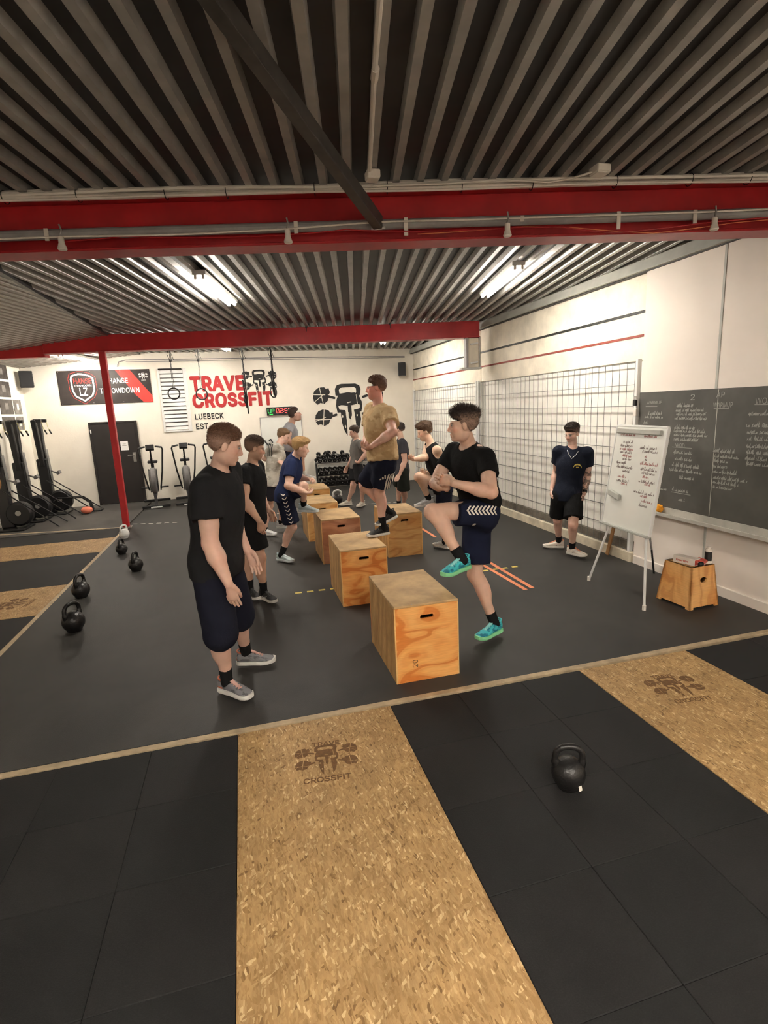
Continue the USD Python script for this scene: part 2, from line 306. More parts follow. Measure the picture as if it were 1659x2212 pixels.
boards(-.203, .823, .3, FRONT); boards(2.33, 3.313, .3, FRONT)
for a, b, k in ((YF, 6.2, 0), (6.2, 7.3, 1), (7.3, 8.97, 0), (8.97, 10.02, 1), (10.02, 10.87, 0)):
    if k: boards(XL, -2.328, a + .003, b - .003)
    else: part(fl_, 'rubber_mat', bx(XL, -2.328, a, b, -.03, 0., .003), 'rubber_tile')
# tape on the floor
def tape(name, a, b, w, mat, dash=0., gap=0.):
    a, b = A(a, float), A(b, float); L = np.linalg.norm(b - a); d = (b - a) / L; s = 0.; out = []
    while s < L:
        e = min(L, s + (dash or L)); p, q = a + d * s, a + d * e
        out.append(bar((*p, .0008), (*q, .0008), w, .0014, UP, 0)); s = e + gap
    part(fl_, name, cat(out), mat)
tape('yellow_tape', (.42, 5.85), (.86, 5.84), .045, 'tape_yellow', .075, .06)
tape('yellow_tape', (2.72, 5.79), (3.2, 5.79), .045, 'tape_yellow', .075, .06)
tape('orange_tape', (2.962, 5.02), (2.962, 6.2), .05, 'tape_orange'); tape('orange_tape', (2.865, 4.99), (2.83, 6.2), .05, 'tape_orange')
tape('orange_tape', (2.795, 7.66), (2.795, 8.3), .05, 'tape_orange')
tape('white_tape', (-2.24, 11.14), (-1.39, 10.88), .04, 'tape_white', .09, .07)
tape('white_tape', (.38, 10.86), (.66, 10.84), .04, 'tape_white', .09, .07); tape('white_tape', (2.1, 11.1), (3.2, 10.9), .04, 'tape_white', .09, .07)

# ceiling: trapezoidal steel deck in sheets, its ribs turned against the walls
ce = struct('ceiling')
ROOF = bx(XL - .3, XR + .4, YF - .2, YB + .3, ZC + .2, ZC + .35)
part(ce, 'roof_slab', ROOF, 'trim_grey')
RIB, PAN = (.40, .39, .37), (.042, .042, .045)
def deck(b0, pitch, flat, slope, depth, nrib, xa, xb, za, zb, rib=RIB, pan=PAN):
    """one sheet of nrib ribs from b0 on: faces with a tint each; ends cut along x = xa, xb (the z falls from xb to xa)"""
    prof = []
    for i in range(nrib):
        o = b0 + i * pitch
        prof += [(o, depth, 1), (o + slope, 0, 0), (o + slope + flat, 0, 1), (o + 2 * slope + flat, depth, 2)]
    prof.append((b0 + nrib * pitch, depth, 2)); V, F, T = [], [], []
    for (p, dz, _), (q, ez, k) in zip(prof, prof[1:]):
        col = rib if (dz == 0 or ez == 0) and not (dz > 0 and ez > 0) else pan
        lim = []
        for b in (p, q):
            lo = max((xa - EB[0] * b) / EN[0], (YF - EB[1] * b) / EN[1]); hi = min((xb - EB[0] * b) / EN[0], (YB + .05 - EB[1] * b) / EN[1]); lim.append((lo, hi))
        if lim[0][1] <= lim[0][0] or lim[1][1] <= lim[1][0]: continue
        i0 = len(V); steps = 2
        for b, dd, (lo, hi) in ((p, dz, lim[0]), (q, ez, lim[1])):
            for t in np.linspace(0, 1, steps + 1):
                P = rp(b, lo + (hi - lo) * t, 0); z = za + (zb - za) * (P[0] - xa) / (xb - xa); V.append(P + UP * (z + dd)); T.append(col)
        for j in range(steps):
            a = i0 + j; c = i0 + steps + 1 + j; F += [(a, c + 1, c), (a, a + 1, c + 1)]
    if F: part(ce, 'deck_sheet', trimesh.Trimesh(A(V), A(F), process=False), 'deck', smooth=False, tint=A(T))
b = -7.5
while b < 6.2:
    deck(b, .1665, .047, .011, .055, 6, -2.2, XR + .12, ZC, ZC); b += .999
b = -9.6
while b < -1.0:
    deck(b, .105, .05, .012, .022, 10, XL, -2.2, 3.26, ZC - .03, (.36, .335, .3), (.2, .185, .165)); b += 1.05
part(ce, 'joint_profile', bx(-2.26, -2.16, YF, YB, ZC - .03, ZC + .1), 'black_metal')

# walls
wb = struct('wall_back')
part(wb, 'masonry', bx(XL - .2, XR + .2, YB, YB + .2, -.1, ZC + .25), 'wall_paint')
part(wb, 'conduit', cat([tube([(-2.7, YB - .02, 3.25), (-2.66, YB - .02, 3.36), (-2.5, YB - .02, 3.4), (1., YB - .02, 3.39), (4.4, YB - .02, 3.36)], .012, 6)]), 'pipe_grey')
part(wb, 'conduit', tube([(-2.5, YB - .02, 3.36), (4.4, YB - .02, 3.33)], .008, 6), 'pipe_grey')
wl = struct('wall_left'); part(wl, 'masonry', bx(XL - .2, XL, YF, YB, -.1, ZC + .25), 'wall_paint')
wf = struct('wall_front'); part(wf, 'masonry', bx(XL - .2, XR + .4, YF - .2, YF, -.1, ZC + .25), 'plaster')
wr = struct('wall_right')
YP = 5.40                                         # the plastered length ends here
part(wr, 'plaster_slab', bx(XR - .03, XR + .3, 4.372, YP, .0, 3.43, .004), 'plaster')
part(wr, 'plaster_slab', bx(XR - .03, XR + .3, YF, 4.352, .0, 3.6, .004), 'plaster')
part(wr, 'joint_cover', bx(XR - .036, XR, 4.347, 4.377, 0, 3.42, .003), 'trim_grey')
for z0, z1 in ((2.45, 2.722), (2.748, 2.988), (3.018, 3.43)):
    part(wr, 'wall_panel', bx(XR + .02, XR + .3, YP, 9.86, z0, z1, .004), 'concrete_paint'); part(wr, 'wall_panel', bx(XR + .02, XR + .3, 9.88, YB, z0, z1, .004), 'concrete_paint')
part(wr, 'joint_strip', bx(XR + .014, XR + .1, YP, YB, 2.988, 3.018), 'black_stripe'); part(wr, 'joint_strip', bx(XR + .014, XR + .1, YP, YB, 2.722, 2.748), 'red_stripe')
y = YP
while y < YB:
    part(wr, 'cladding_sheet', bx(XR + .04, XR + .3, y + .003, min(y + 1.09, YB) - .003, .22, 2.45, .004), 'cladding'); y += 1.09
part(wr, 'sill', bx(XR + .0, XR + .3, YP, YB, .12, .24, .006), 'sill_dark')
part(wr, 'kerb', bx(WR, XR + .3, YP, YB, -.03, .13, .012), 'curb')
part(wr, 'kerb', bx(XR - .055, XR, YF, YP - .02, -.03, .1, .006), 'plaster')
part(wr, 'eaves_trim', obox((XR - .03, (4.1 + YB) / 2, 3.5), (.04, 0, .0), (0, (YB - 4.1) / 2, 0), (.03, 0, .075), .003), 'trim_grey')
part(wr, 'eaves_joint', bx(XR - .05, XR + .1, 4.1, YB, 3.415, 3.432), 'black_stripe')

# red steel: two roof beams, the stub and the post
def ibeam(n, b0, b1, z0, z1, wide=.2, web=.02):
    def seg(nlo, nhi, za, zb): return obox(rp((b0 + b1) / 2, (nlo + nhi) / 2, (za + zb) / 2), EB * (b1 - b0) / 2, EN * (nhi - nlo) / 2, UP * (zb - za) / 2, .003)
    return seg(n - wide / 2, n + wide / 2, z0, z0 + .016), seg(n - web / 2, n + web / 2, z0 + .016, z1 - .016), seg(n - wide / 2, n + wide / 2, z1 - .016, z1)
def beam(label, n, b0, b1, z0, z1, wide=.2):
    t = thing('roof_beam', label, 'beam', rp((b0 + b1) / 2, n, z0))
    for nm, m in zip(('lower_flange', 'web', 'upper_flange'), ibeam(n, b0, b1, z0, z1, wide)): part(t, nm, m, 'red_paint', world=True)
    return t
N1, N2 = 4.14, 10.3
B1 = beam('red steel roof beam carrying the grey pipe and white cable', N1, -5.6, (XR + .06 - EN[0] * N1) / EB[0], 3.19, 3.53, .2)
bR = (4.46 - EN[0] * N2) / EB[0]; bL = -5.55
B2 = thing('roof_beam', 'red box-shaped roof beam resting on the red post', 'beam', rp((bL + bR) / 2, N2, 3.25))
part(B2, 'beam_body', obox(rp((bL + bR) / 2, N2, 3.395), EB * (bR - bL) / 2, EN * .09, UP * .145, .006), 'red_paint', world=True)
part(B2, 'lower_flange', obox(rp((bL + bR) / 2, N2, 3.253), EB * (bR - bL) / 2, EN * .12, UP * .008, .002), 'red_paint', world=True)
B3 = thing('roof_beam', 'short red beam end at the left wall, lower than the long beam', 'beam', rp(-6.1, 10.35, 3.2))
part(B3, 'beam_body', obox(rp(-6.1, 10.36, 3.3), EB * .53, EN * .08, UP * .1, .006), 'red_paint', world=True)
po = thing('steel_post', 'slim red steel post holding up the far roof beam', 'post', (-2.3, 10.88, 0))
part(po, 'shaft', bx(-.055, .055, -.055, .055, .012, 3.245, .008), 'red_paint'); part(po, 'base_plate', bx(-.1, .1, -.1, .1, 0, .014, .003), 'steel'); part(po, 'head_plate', bx(-.09, .09, -.09, .09, 3.235, 3.249, .003), 'red_paint')
cs = thing('column_bracket', 'white boxed bracket with clamps under the right end of the red beam', 'bracket', (4.5, 9.6, 2.68))
e = rp(bR - .19, N2, 0)
part(cs, 'box', obox(e + A([.06, 0, 2.965]), EB * .115, EN * .1, UP * .27, .006), 'concrete_paint', world=True)
part(cs, 'side_plate', obox(e + A([.19, -.03, 2.97]), EB * .012, EN * .11, UP * .285, .003), 'trim_grey', world=True)
part(cs, 'side_plate', obox(e + A([-.05, .0, 2.97]), EB * .02, EN * .106, UP * .28, .003), 'pipe_grey', world=True)
for z in (3.12, 2.78): part(cs, 'clamp', bar(e + A([-.02, -.13, z]), e + A([.12, -.15, z + .02]), .03, .03), 'white_metal', world=True)
part(cs, 'foot_plate', obox(e + A([.03, -.01, 2.69]), EB * .19, EN * .13, UP * .016, .003), 'galv', world=True)

br = thing('roof_strut', 'dark diagonal steel strut running down to the near red beam', 'strut', (1.04, 3.84, 3.25))
sa, sb_ = A([-.12, 2.08, 3.535]), A([1.045, 3.86, 3.262])
d = (sb_ - sa) / np.linalg.norm(sb_ - sa); side = np.cross(d, UP); side /= np.linalg.norm(side); nn = np.cross(side, d)
part(br, 'angle_leg', obox((sa + sb_) / 2, (sb_ - sa) / 2, side * .032, nn * .006, .002), 'strut_black', world=True)
part(br, 'angle_leg', obox((sa + sb_) / 2 + side * .028 + nn * .04, (sb_ - sa) / 2, side * .005, nn * .04, .002), 'strut_black', world=True)
part(br, 'bolt', tube([sb_ - side * .05, sb_ + side * .05], .009, 8), 'white_metal', world=True)

# pipe, cable bundle and string of lamp holders on the near beam
bE = (XR - .15 - EN[0] * N1) / EB[0]
pp = thing('pipe', 'grey pipe strapped along the face of the near red beam', 'pipe', rp(0, 4.03, 3.3))
part(pp, 'tube', tube([rp(-5.6, 4.04, 3.295), rp(bE, 4.04, 3.305)], .034, 12), 'pipe_grey', world=True)
for bb, ln_ in ((-2.03, .06), (-.345, .06), (.42, .09), (1.94, .09), (2.5, .07), (1.245, .03)):
    part(pp, 'strap', obox(rp(bb, 4.004, 3.318 - ln_ / 2), EB * .014, EN * .004, UP * ln_ / 2 * 1.3, .001), 'white_plastic', world=True)
cb = thing('cable_bundle', 'pale bundle of cables tied along the top of the near red beam', 'cables', rp(0, 4.0, 3.53))
for i, (dn, dz, r) in enumerate(((.0, .0, .014), (.03, .01, .016), (-.02, .022, .012), (.012, .036, .014), (.05, .035, .016), (-.012, -.012, .009))):
    part(cb, 'cable', tube([rp(x, 4.0 + dn + .006 * math.sin(i + x * 3), 3.515 + dz + .006 * math.sin(x * 2.3 + i * 2)) for x in np.linspace(-5.6, bE, 60)], r, 6), 'white_plastic', world=True)
for k in range(17):
    x = -4.4 + k * .52 + rng.uniform(-.1, .1)
    if x < bE: part(cb, 'cable_tie', tube([rp(x, 4.015 + .047 * math.cos(t), 3.528 + .04 * math.sin(t)) for t in np.linspace(0, 6.283, 13)[:-1]], .003, 5, True), 'black_plastic', world=True)
sl = thing('string_light', 'white cable with white lamp holders strung below the near beam', 'string lights', rp(0, 3.97, 3.28))
ctrl = [(-4.6, 3.24), (-3.2, 3.25), (-2.05, 3.283), (-1.2, 3.27), (-.4, 3.286), (.3, 3.32), (.8, 3.31), (1.15, 3.315), (2.0, 3.317), (2.6, 3.318), (2.97, 3.325), (bE, 3.335)]
xs = np.linspace(-4.6, bE, 70); zs = np.interp(xs, [c[0] for c in ctrl], [c[1] for c in ctrl]); zs = np.convolve(np.pad(zs, 2, 'edge'), np.ones(5) / 5, 'valid')
part(sl, 'cable', tube([rp(x, 3.97, z - .018) for x, z in zip(xs, zs)], .0062, 6), 'white_plastic', world=True)
part(sl, 'cable', tube([rp(x, 3.99, 3.262 - .028 * abs(math.sin(x * 2.1)) ** .7 - .05 * max(0, 1 - abs(x - 1.9) / .7)) for x in np.linspace(-1.9, bE, 60)], .004, 6), 'red_paint', label='red cable', world=True)
part(sl, 'cable', tube([rp(x, 4.0, 3.25 - .03 * abs(math.sin(x * 1.7 + 1)) - .04 * max(0, 1 - abs(x - 2.2) / .6)) for x in np.linspace(.5, bE, 50)], .003, 6), 'tape_orange', label='thin orange cable', world=True)
for x in (-1.915, -.4, 1.125, 2.615):
    P = rp(x, 3.955, 0)
    part(sl, 'hook', tube([P + A([0, 0, 3.335]), P + A([.008, 0, 3.3]), P + A([-.004, 0, 3.27])], .006, 6), 'steel', world=True)
    part(sl, 'lamp_holder', lathe([(.0, .0), (.026, .002), (.03, .01), (.024, .03), (.019, .045), (.019, .085), (.01, .09), (0, .09)], 14, P + A([0, 0, 3.172])), 'white_plastic', world=True)
def jbox(name, label, P, s, cat_='junction box'):
    t = thing(name, label, cat_, P); part(t, 'body', bx(-s, s, -s, s, -.05, 0, .006), 'white_plastic'); part(t, 'lid', bx(-s * .9, s * .9, -s * .9, s * .9, -.056, -.05, .003), 'white_plastic'); return t
cd = thing('conduit', 'pale conduit running straight along the dark ceiling to a box', 'conduit', (.8, 3., 3.54))
part(cd, 'tube', tube([(.30, .6, 3.535), (.651, 2.247, 3.535), (.735, 2.673, 3.533), (.94, 3.62, 3.53)], .013, 8), 'white_plastic', world=True)
part(cd, 'coupling', tube([(.728, 2.62, 3.534), (.742, 2.7, 3.534)], .019, 8), 'white_plastic', world=True)
jbox('junction_box', 'white junction box at the end of the straight ceiling conduit', rp(.19, 3.79, 3.545), .043)
J = jbox('junction_box', 'white junction box by a loose cable near the right of the beam', rp(1.7, 3.8, 3.545), .05)
part(J, 'cable', tube([rp(1.7 - .05, 3.8, 3.51), rp(1.55, 3.86, 3.5), rp(1.4, 3.92, 3.5), rp(1.1, 3.95, 3.535), rp(.7, 3.95, 3.52), rp(.2, 3.96, 3.52)], .007, 6), 'white_plastic', world=True)

# lamps: batten housings with two glowing tubes each
def lamp(label, b, n, L=1.55, z=ZC, shade=False):
    t = thing('fluorescent_lamp', label, 'lamp', rp(b, n, z), PH, 'fluorescent ceiling lamps')
    part(t, 'housing', bx(-.075, .075, -L / 2, L / 2, -.05, 0, .006), 'white_metal')
    for s in (-.04, .04):
        part(t, 'tube', tube([(s, -L / 2 + .03, -.075), (s, L / 2 - .03, -.075)], .014, 10), 'tube_front' if shade else 'tube')
        for e in (-1, 1): part(t, 'lamp_socket', bx(s - .014, s + .014, e * (L / 2 - .015) - .014, e * (L / 2 - .015) + .014, -.09, -.045, .003), 'white_plastic')
    if shade:
        for e in (-1, 1): part(t, 'reflector', obox((e * .14, 0, -.07), (.075, 0, -.035), (0, L / 2, 0), (.002, 0, .004), .001), 'white_metal')
        for e in (-1, 1): part(t, 'reflector_end', bx(-.2, .2, e * L / 2 - .004, e * L / 2 + .004, -.11, -.02, .001), 'white_metal')
    return t
lamp('glowing tube lamp on the ceiling left of the middle, between the two red beams', -1.58, 6.85)
lamp('glowing tube lamp on the ceiling near the right wall, between the two red beams', 1.87, 6.9)
lamp('tube lamp behind the far red beam, above the red lettering', -2.85, 12.1)
lamp('tube lamp behind the far red beam, above the large black logo', .71, 11.95)
lamp('tube lamp behind the red post, lower on the sloping roof above the banner', -5.85, 12.1, 1.5, 3.41)
for b_, n_, nm_ in ((-3.6, -1.3, 'far left'), (-1.4, -1.3, 'left'), (.8, -1.3, 'right'), (2.9, -1.3, 'far right'), (-2.4, -3.2, 'rear left'), (1.6, -3.2, 'rear right')): lamp(f'shaded tube lamp on the ceiling behind the viewer, {nm_}', b_, n_, shade=True)
# ------------------------------------------------------------------ plyometric boxes
def slot(c, w, h, r): return sbox(c[0] - w / 2 + r, c[1] - h / 2 + r, c[0] + w / 2 - r, c[1] + h / 2 - r).buffer(r, 8)
def plyo_box(label, x, y, w, d, h, front, number=None, top='ply_worn', edge='ply_edge'):
    t = thing('plyometric_box', label, 'box', (x, y, 0), 0, 'wooden plyometric boxes'); k = .018
    fp = extr(sbox(0, 0, w, h - k).difference(slot((w / 2, h * .83), .105, .03, .012)), k)
    part(t, 'front_panel', place(fp, (0, k, 0), (1, 0, 0), (0, 0, 1), (0, -1, 0)), front, smooth=False)
    part(t, 'back_panel', place(fp, (0, d, 0), (1, 0, 0), (0, 0, 1), (0, -1, 0)), front, smooth=False)
    for s in (0, w - k): part(t, 'side_panel', bx(s, s + k, k, d - k, 0, h - k, .0015), 'ply_side')
    part(t, 'top_panel', bx(0, w, 0, d, h - k, h, .004), top)
    e = [bx(-.0005, .004, -.0008, .012, 0, h - k)]
    for s in (-.0006, w - .009): part(t, 'front_edge', bx(s, s + .0096, -.0009, .01, 0, h - k), edge, label='pale worn edge')
    for s in ((w * .28, 0), (w - .03, 0)): part(t, 'screw', lathe([(0, 0), (.004, 0), (.003, .0012), (0, .0014)], 8, (s[0], .012, h)), 'steel')
    if number: part(t, 'number', place(words(number, .06, .042, .0012, False), (w * .34, -.0012, .115), (0, 0, 1), (-1, 0, 0), (0, -1, 0)), 'burnt', label='number printed sideways')
    return t
plyo_box('plyometric box nearest the viewer with a bright orange grained front and 20 mark', .949, 3.515, .503, .79, .61, 'ply_orange', '20')
plyo_box('plywood plyometric box the man in the sand coloured shirt stands on', .862, 5.225, .5, .76, .61, 'ply_orange')
plyo_box('reddish plywood plyometric box, third from the viewer in the left row', .902, 6.86, .535, .77, .61, 'ply_pink')
plyo_box('plyometric box fourth in the left row, in front of the leaning blond man', .872, 8.2, .49, .8, .61, 'ply_tan')
plyo_box('plyometric box farthest back in the row, near the dumbbell rack', 1.0, 9.72, .485, .78, .61, 'ply_tan')
plyo_box('plyometric box standing alone right of the row, behind the sand shirted man', 1.80, 6.82, .5, .74, .61, 'ply_tan')

# ------------------------------------------------------------------ kettlebells
def kettlebell(label, loc, rz, r=.092, mat='iron', hmat=None, tag=False):
    t = thing('kettlebell', label, 'kettlebell', loc, rz, 'cast iron kettlebells')
    a = np.linspace(-1.15, 1.5, 14); prof = [(0, 0), (r * .62, 0)] + [(r * math.cos(q), r * .95 + r * math.sin(q)) for q in a[2:]] + [(0, r * 1.95)]
    part(t, 'bell', lathe(prof, 28), mat)
    hr = r * .74; pts = [(-hr * .96, 0, r * 1.35), (-hr * 1.12, 0, r * 1.9), (-hr * 1.05, 0, r * 2.35), (-hr * .62, 0, r * 2.66), (0, 0, r * 2.72), (hr * .62, 0, r * 2.66), (hr * 1.05, 0, r * 2.35), (hr * 1.12, 0, r * 1.9), (hr * .96, 0, r * 1.35)]
    P = A(pts); u = np.linspace(0, 8, 33); P = np.stack([np.interp(u, range(9), P[:, i]) for i in range(3)], 1)
    for _ in range(4): P[1:-1] = (P[:-2] + 2 * P[1:-1] + P[2:]) / 4
    part(t, 'handle', tube(P, [r * .25] * 4 + [r * .19] * 25 + [r * .25] * 4, 12), hmat or mat)
    if tag: part(t, 'weight_mark', obox((r * .5, -r * .82, r * .55), (.009, .006, 0), (-.001, .002, .003), (-.002, .003, .014), .001), 'white_plastic', label='white paint mark')
    return t
kettlebell('large black kettlebell alone on the rubber tiles in front', (1.52, 2.19, 0), -.35, .088, tag=True)
kettlebell('black kettlebell nearest the viewer in the left row of kettlebells', (-1.78, 5.58, 0), 1.0, .105)
kettlebell('black kettlebell second in the left row, beside the wood strip', (-2.0, 6.68, 0), 1.25, .1)
kettlebell('black kettlebell standing out to the right of the left row', (-1.56, 7.6, 0), 1.35, .095)
kettlebell('small black kettlebell just in front of the pale one', (-1.95, 8.68, 0), 1.3, .085)
kettlebell('pale grey kettlebell at the foot of the red post', (-2.14, 9.86, 0), 1.0, .085, 'white_metal')
kettlebell('black kettlebell with a white handle behind the row of boxes', (1.90, 11.4, 0), .1, .11, 'iron', 'white_metal')

# ------------------------------------------------------------------ emblem (kettlebell as a helmet, dumbbells at its sides), in metres about its centre
def emblem():
    S = 1 / 373.; P = lambda pts: Polygon([((x - 520) * S, (640 - y) * S) for x, y in pts])
    hnd = P([(392, 500), (390, 440), (410, 405), (450, 396), (590, 396), (628, 412), (640, 450), (630, 505)]).difference(P([(425, 490), (420, 450), (436, 428), (470, 424), (575, 422), (600, 436), (602, 470), (590, 495), (520, 478)]))
    hnd = hnd.buffer(.03).buffer(-.045).buffer(.025)
    body = P([(415, 500), (470, 480), (580, 480), (620, 505), (650, 570), (652, 630), (640, 665), (400, 668), (388, 600), (395, 545)])
    eyes = unary_union([P([(410, 605), (440, 596), (505, 604), (505, 640), (470, 646), (420, 640)]), P([(632, 600), (600, 590), (535, 604), (535, 640), (575, 644), (625, 634)]), P([(498, 572), (540, 564), (545, 572), (500, 582)]), P([(478, 640), (505, 630), (505, 670), (478, 670)]), P([(540, 630), (566, 636), (566, 670), (540, 670)])])
    cheekL = P([(430, 660), (480, 655), (488, 760), (488, 900), (460, 850), (438, 770)]); cheekR = P([(568, 655), (622, 650), (634, 740), (612, 840), (585, 890), (580, 780)])
    nose = P([(508, 610), (542, 610), (542, 700), (526, 742), (510, 720)])
    cut = [P([(440, 700), (452, 694), (456, 715), (444, 722)]), P([(590, 690), (604, 694), (600, 712), (588, 708)]), P([(462, 800), (474, 790), (478, 815), (468, 828)]), P([(592, 500), (598, 498), (608, 590), (600, 592)])]
    def bell(cx, cy, m, tilt):
        sh = P([(-95, -20), (-70, -62), (-20, -88), (45, -84), (60, -62), (92, -66), (98, -20), (72, 18), (58, 60), (10, 86), (-30, 70), (-62, 84), (-98, 40)]); sh = affinity.translate(sh, 520 * S, -640 * S)
        cut_ = [LineString([(-.26, .08 * tilt), (.26, -.02)]).buffer(.012), LineString([(.0, -.25), (-.02, .25)]).buffer(.012), LineString([(-.26, -.14), (.05, .02)]).buffer(.008)]
        g = sh
        for q in cut_: g = g.difference(q)
        g = unary_union([g, LineString([(.13, -.02 * tilt), (.36, -.12 * tilt)]).buffer(.035)])
        g = affinity.rotate(affinity.scale(g, m * .88, .92, origin=(0, 0)), 8 * m * tilt, origin=(0, 0)); return affinity.translate(g, (cx - 520) * S, (640 - cy) * S)
    g = unary_union([hnd, body.difference(eyes), cheekL, cheekR, nose, bell(252, 500, 1, 1), bell(262, 712, 1, -1), bell(788, 500, -1, 1), bell(778, 712, -1, -1)])
    for c in cut: g = g.difference(c)
    return g.buffer(.006).buffer(-.006)
EM = emblem()
YW = YB - .003
def on_back(mesh, x, z, y=YW): return place(mesh, (x, y, z), (1, 0, 0), (0, 0, 1), (0, -1, 0))
single('wall_emblem', on_back(extr(EM, .003), 2.82, 2.03), 'black_letter', 'large black painted emblem of a helmeted kettlebell on the white back wall', 'wall painting', smooth=False)
single('wall_emblem', on_back(extr(affinity.scale(EM, .46, .46, origin=(0, 0)), .003), .545, 2.80), 'black_letter', 'small black kettlebell emblem beside the top red word on the wall', 'wall painting', smooth=False)
def lettering(text, x0, x1, z0, z1, mat, label):
    t = thing('wall_lettering', label, 'lettering', (x0, YW, z0)); n = len(text)
    m = words(text, x1 - x0, z1 - z0, .003, 6 if mat == 'red_letter' else 3); part(t, 'letters', on_back(m, x0, z0), mat, smooth=False, world=True)
lettering('TRAVE', -1.12, .175, 2.61, 2.99, 'red_letter', 'red painted word TRAVE on the white back wall')
lettering('CROSSFIT', -1.11, .84, 2.215, 2.575, 'red_letter', 'red painted word CROSSFIT on the white back wall')
lettering('LUEBECK', -1.09, -.41, 1.94, 2.085, 'black_letter', 'black painted word LUEBECK under the red lettering')
lettering('EST. 2015', -1.09, -.28, 1.70, 1.845, 'black_letter', 'black painted EST. 2015 half hidden by a head')

# ------------------------------------------------------------------ banner
bt = thing('banner', 'black and red banner with a white shield on the back wall', 'banner', (-4.01, YB - .012, 2.41)); BW, BH = 2.0, .775
def onb(mesh, x, z, lift=0.): return place(mesh, (x, -.0 - lift, z), (1, 0, 0), (0, 0, 1), (0, -1, 0))
part(bt, 'sheet', bx(0, BW, 0, .008, 0, BH, .002), 'banner_black')
def bp(poly, mat, name, lift): part(bt, name, onb(extr(poly, .0015), 0, 0, lift), mat, smooth=False)
bp(Polygon([(1.24, BH), (1.56, BH), (2.0, .16), (2.0, 0), (1.8, 0), (1.62, .2)]), 'banner_red', 'red_band', 0)
sh = Polygon([(.30, .66), (.44, .70), (.54, .695), (.68, .655), (.75, .60), (.755, .33), (.70, .2), (.52, .075), (.34, .19), (.285, .32), (.275, .58)]).buffer(.012)
sh = sh.buffer(.0)
bp(sh.buffer(.045).difference(sh.buffer(.037)), 'banner_red', 'shield_outline', 0); bp(sh.difference(sh.buffer(-.036)), 'banner_white', 'shield_border', 0)
def bw_(txt, x0, x1, z0, z1, mat): part(bt, 'lettering', onb(words(txt, x1 - x0, z1 - z0, .0015), x0, z0, .0016), mat, smooth=False)
bw_('HANSE', .33, .71, .475, .60, 'banner_red'); bw_('THROWDOWN', .335, .70, .41, .455, 'banner_white'); bw_('LZ', .43, .60, .2, .385, 'banner_white')
bw_('HANSE', 1.08, 1.50, .46, .585, 'banner_white'); bw_('THROWDOWN', .86, 1.73, .235, .36, 'banner_white')
part(bt, 'emblem', onb(extr(affinity.scale(EM, .105, .105, origin=(0, 0)), .0015), 1.85, .62, .0016), 'banner_white', smooth=False); bw_('LUEBECK', 1.80, 1.90, .51, .53, 'banner_white')
for x in (.03, .7, 1.35, 1.97):
    for z in (.03, BH - .03): part(bt, 'eyelet', onb(lathe([(0, 0), (.009, 0), (.009, .003), (0, .003)], 10), x, z, 0), 'steel')

# door, notice, louvre, whiteboard, clock, loudspeakers
do = struct('door_1'); part(do, 'leaf', bx(-3.45, -2.49, YB - .03, YB + .02, .01, 1.95, .003), 'door_black')
for a in ((-3.5, -3.45, 0, 1.99), (-2.49, -2.44, 0, 1.99), (-3.45, -2.49, 1.95, 1.99)): part(do, 'frame', bx(a[0], a[1], YB - .045, YB + .02, a[2], a[3], .004), 'door_black')
hd = part(do, 'handle', tube([(-2.58, YB - .03, 1.17), (-2.58, YB - .085, 1.17), (-2.72, YB - .085, 1.165)], .011, 8), 'steel'); part(do, 'handle_plate', bx(-2.615, -2.545, YB - .036, YB - .03, 1.0, 1.23, .003), 'steel')
part(do, 'hinge', bx(-3.475, -3.45, YB - .06, YB - .045, 1.73, 1.82, .003), 'white_metal')
nt = thing('paper_notice', 'small white paper notice stuck on the black door', 'notice', (-2.86, YB - .034, 1.29)); part(nt, 'sheet', bx(0, .17, 0, .002, 0, .22), 'paper')
part(nt, 'writing', place(cat([place(extr(sbox(0, 0, .07, .008), .001), (.05, 0, .15), (1, 0, 0), (0, 1, 0), (0, 0, 1)), place(extr(sbox(0, 0, .1, .008), .001), (.035, .0, .11), (1, 0, 0), (0, 1, 0), (0, 0, 1))]), (0, 0, 0), (1, 0, 0), (0, 0, 1), (0, -1, 0)).apply_translation((0, -.0005, 0)) if False else cat([bx(.05, .12, -.001, 0, .15, .158), bx(.035, .135, -.001, 0, .11, .118)]), 'photo_grey')
vt = thing('louvre_panel', 'tall white louvre panel with dark gaps on the back wall', 'vent', (-1.84, YB, 1.67)); W_, H_ = .66, 1.52
part(vt, 'backing', bx(.05, W_ - .09, -.008, .002, .05, H_ - .04), 'grey_plastic')
for a in ((0, .045, 0, H_), (W_ - .08, W_, 0, H_), (.045, W_ - .08, 0, .04), (.045, W_ - .08, H_ - .03, H_)): part(vt, 'frame', bx(a[0], a[1], -.03, .002, a[2], a[3], .004), 'white_metal')
for k in range(15):
    z = .045 + k * .0965; part(vt, 'slat', obox((W_ / 2 - .017, -.018, z + .042), ((W_ - .125) / 2, 0, 0), (0, .012, .036), (0, .002, -.001), .001), 'white_metal')
part(vt, 'top_bar', bx(.03, W_ - .1, -.05, -.03, H_ - .035, H_ - .005, .003), 'black_metal')
wbd = thing('whiteboard', 'white board with a thin dark frame under the digital clock', 'whiteboard', (.47, YB, .95)); part(wbd, 'panel', bx(.012, 1.05, -.018, 0, .012, .955, .002), 'whiteboard')
for a in ((0, .014, 0, .967), (1.048, 1.062, 0, .967), (.014, 1.048, 0, .014), (.014, 1.048, .953, .967)): part(wbd, 'frame', bx(a[0], a[1], -.024, 0, a[2], a[3], .002), 'pipe_grey')
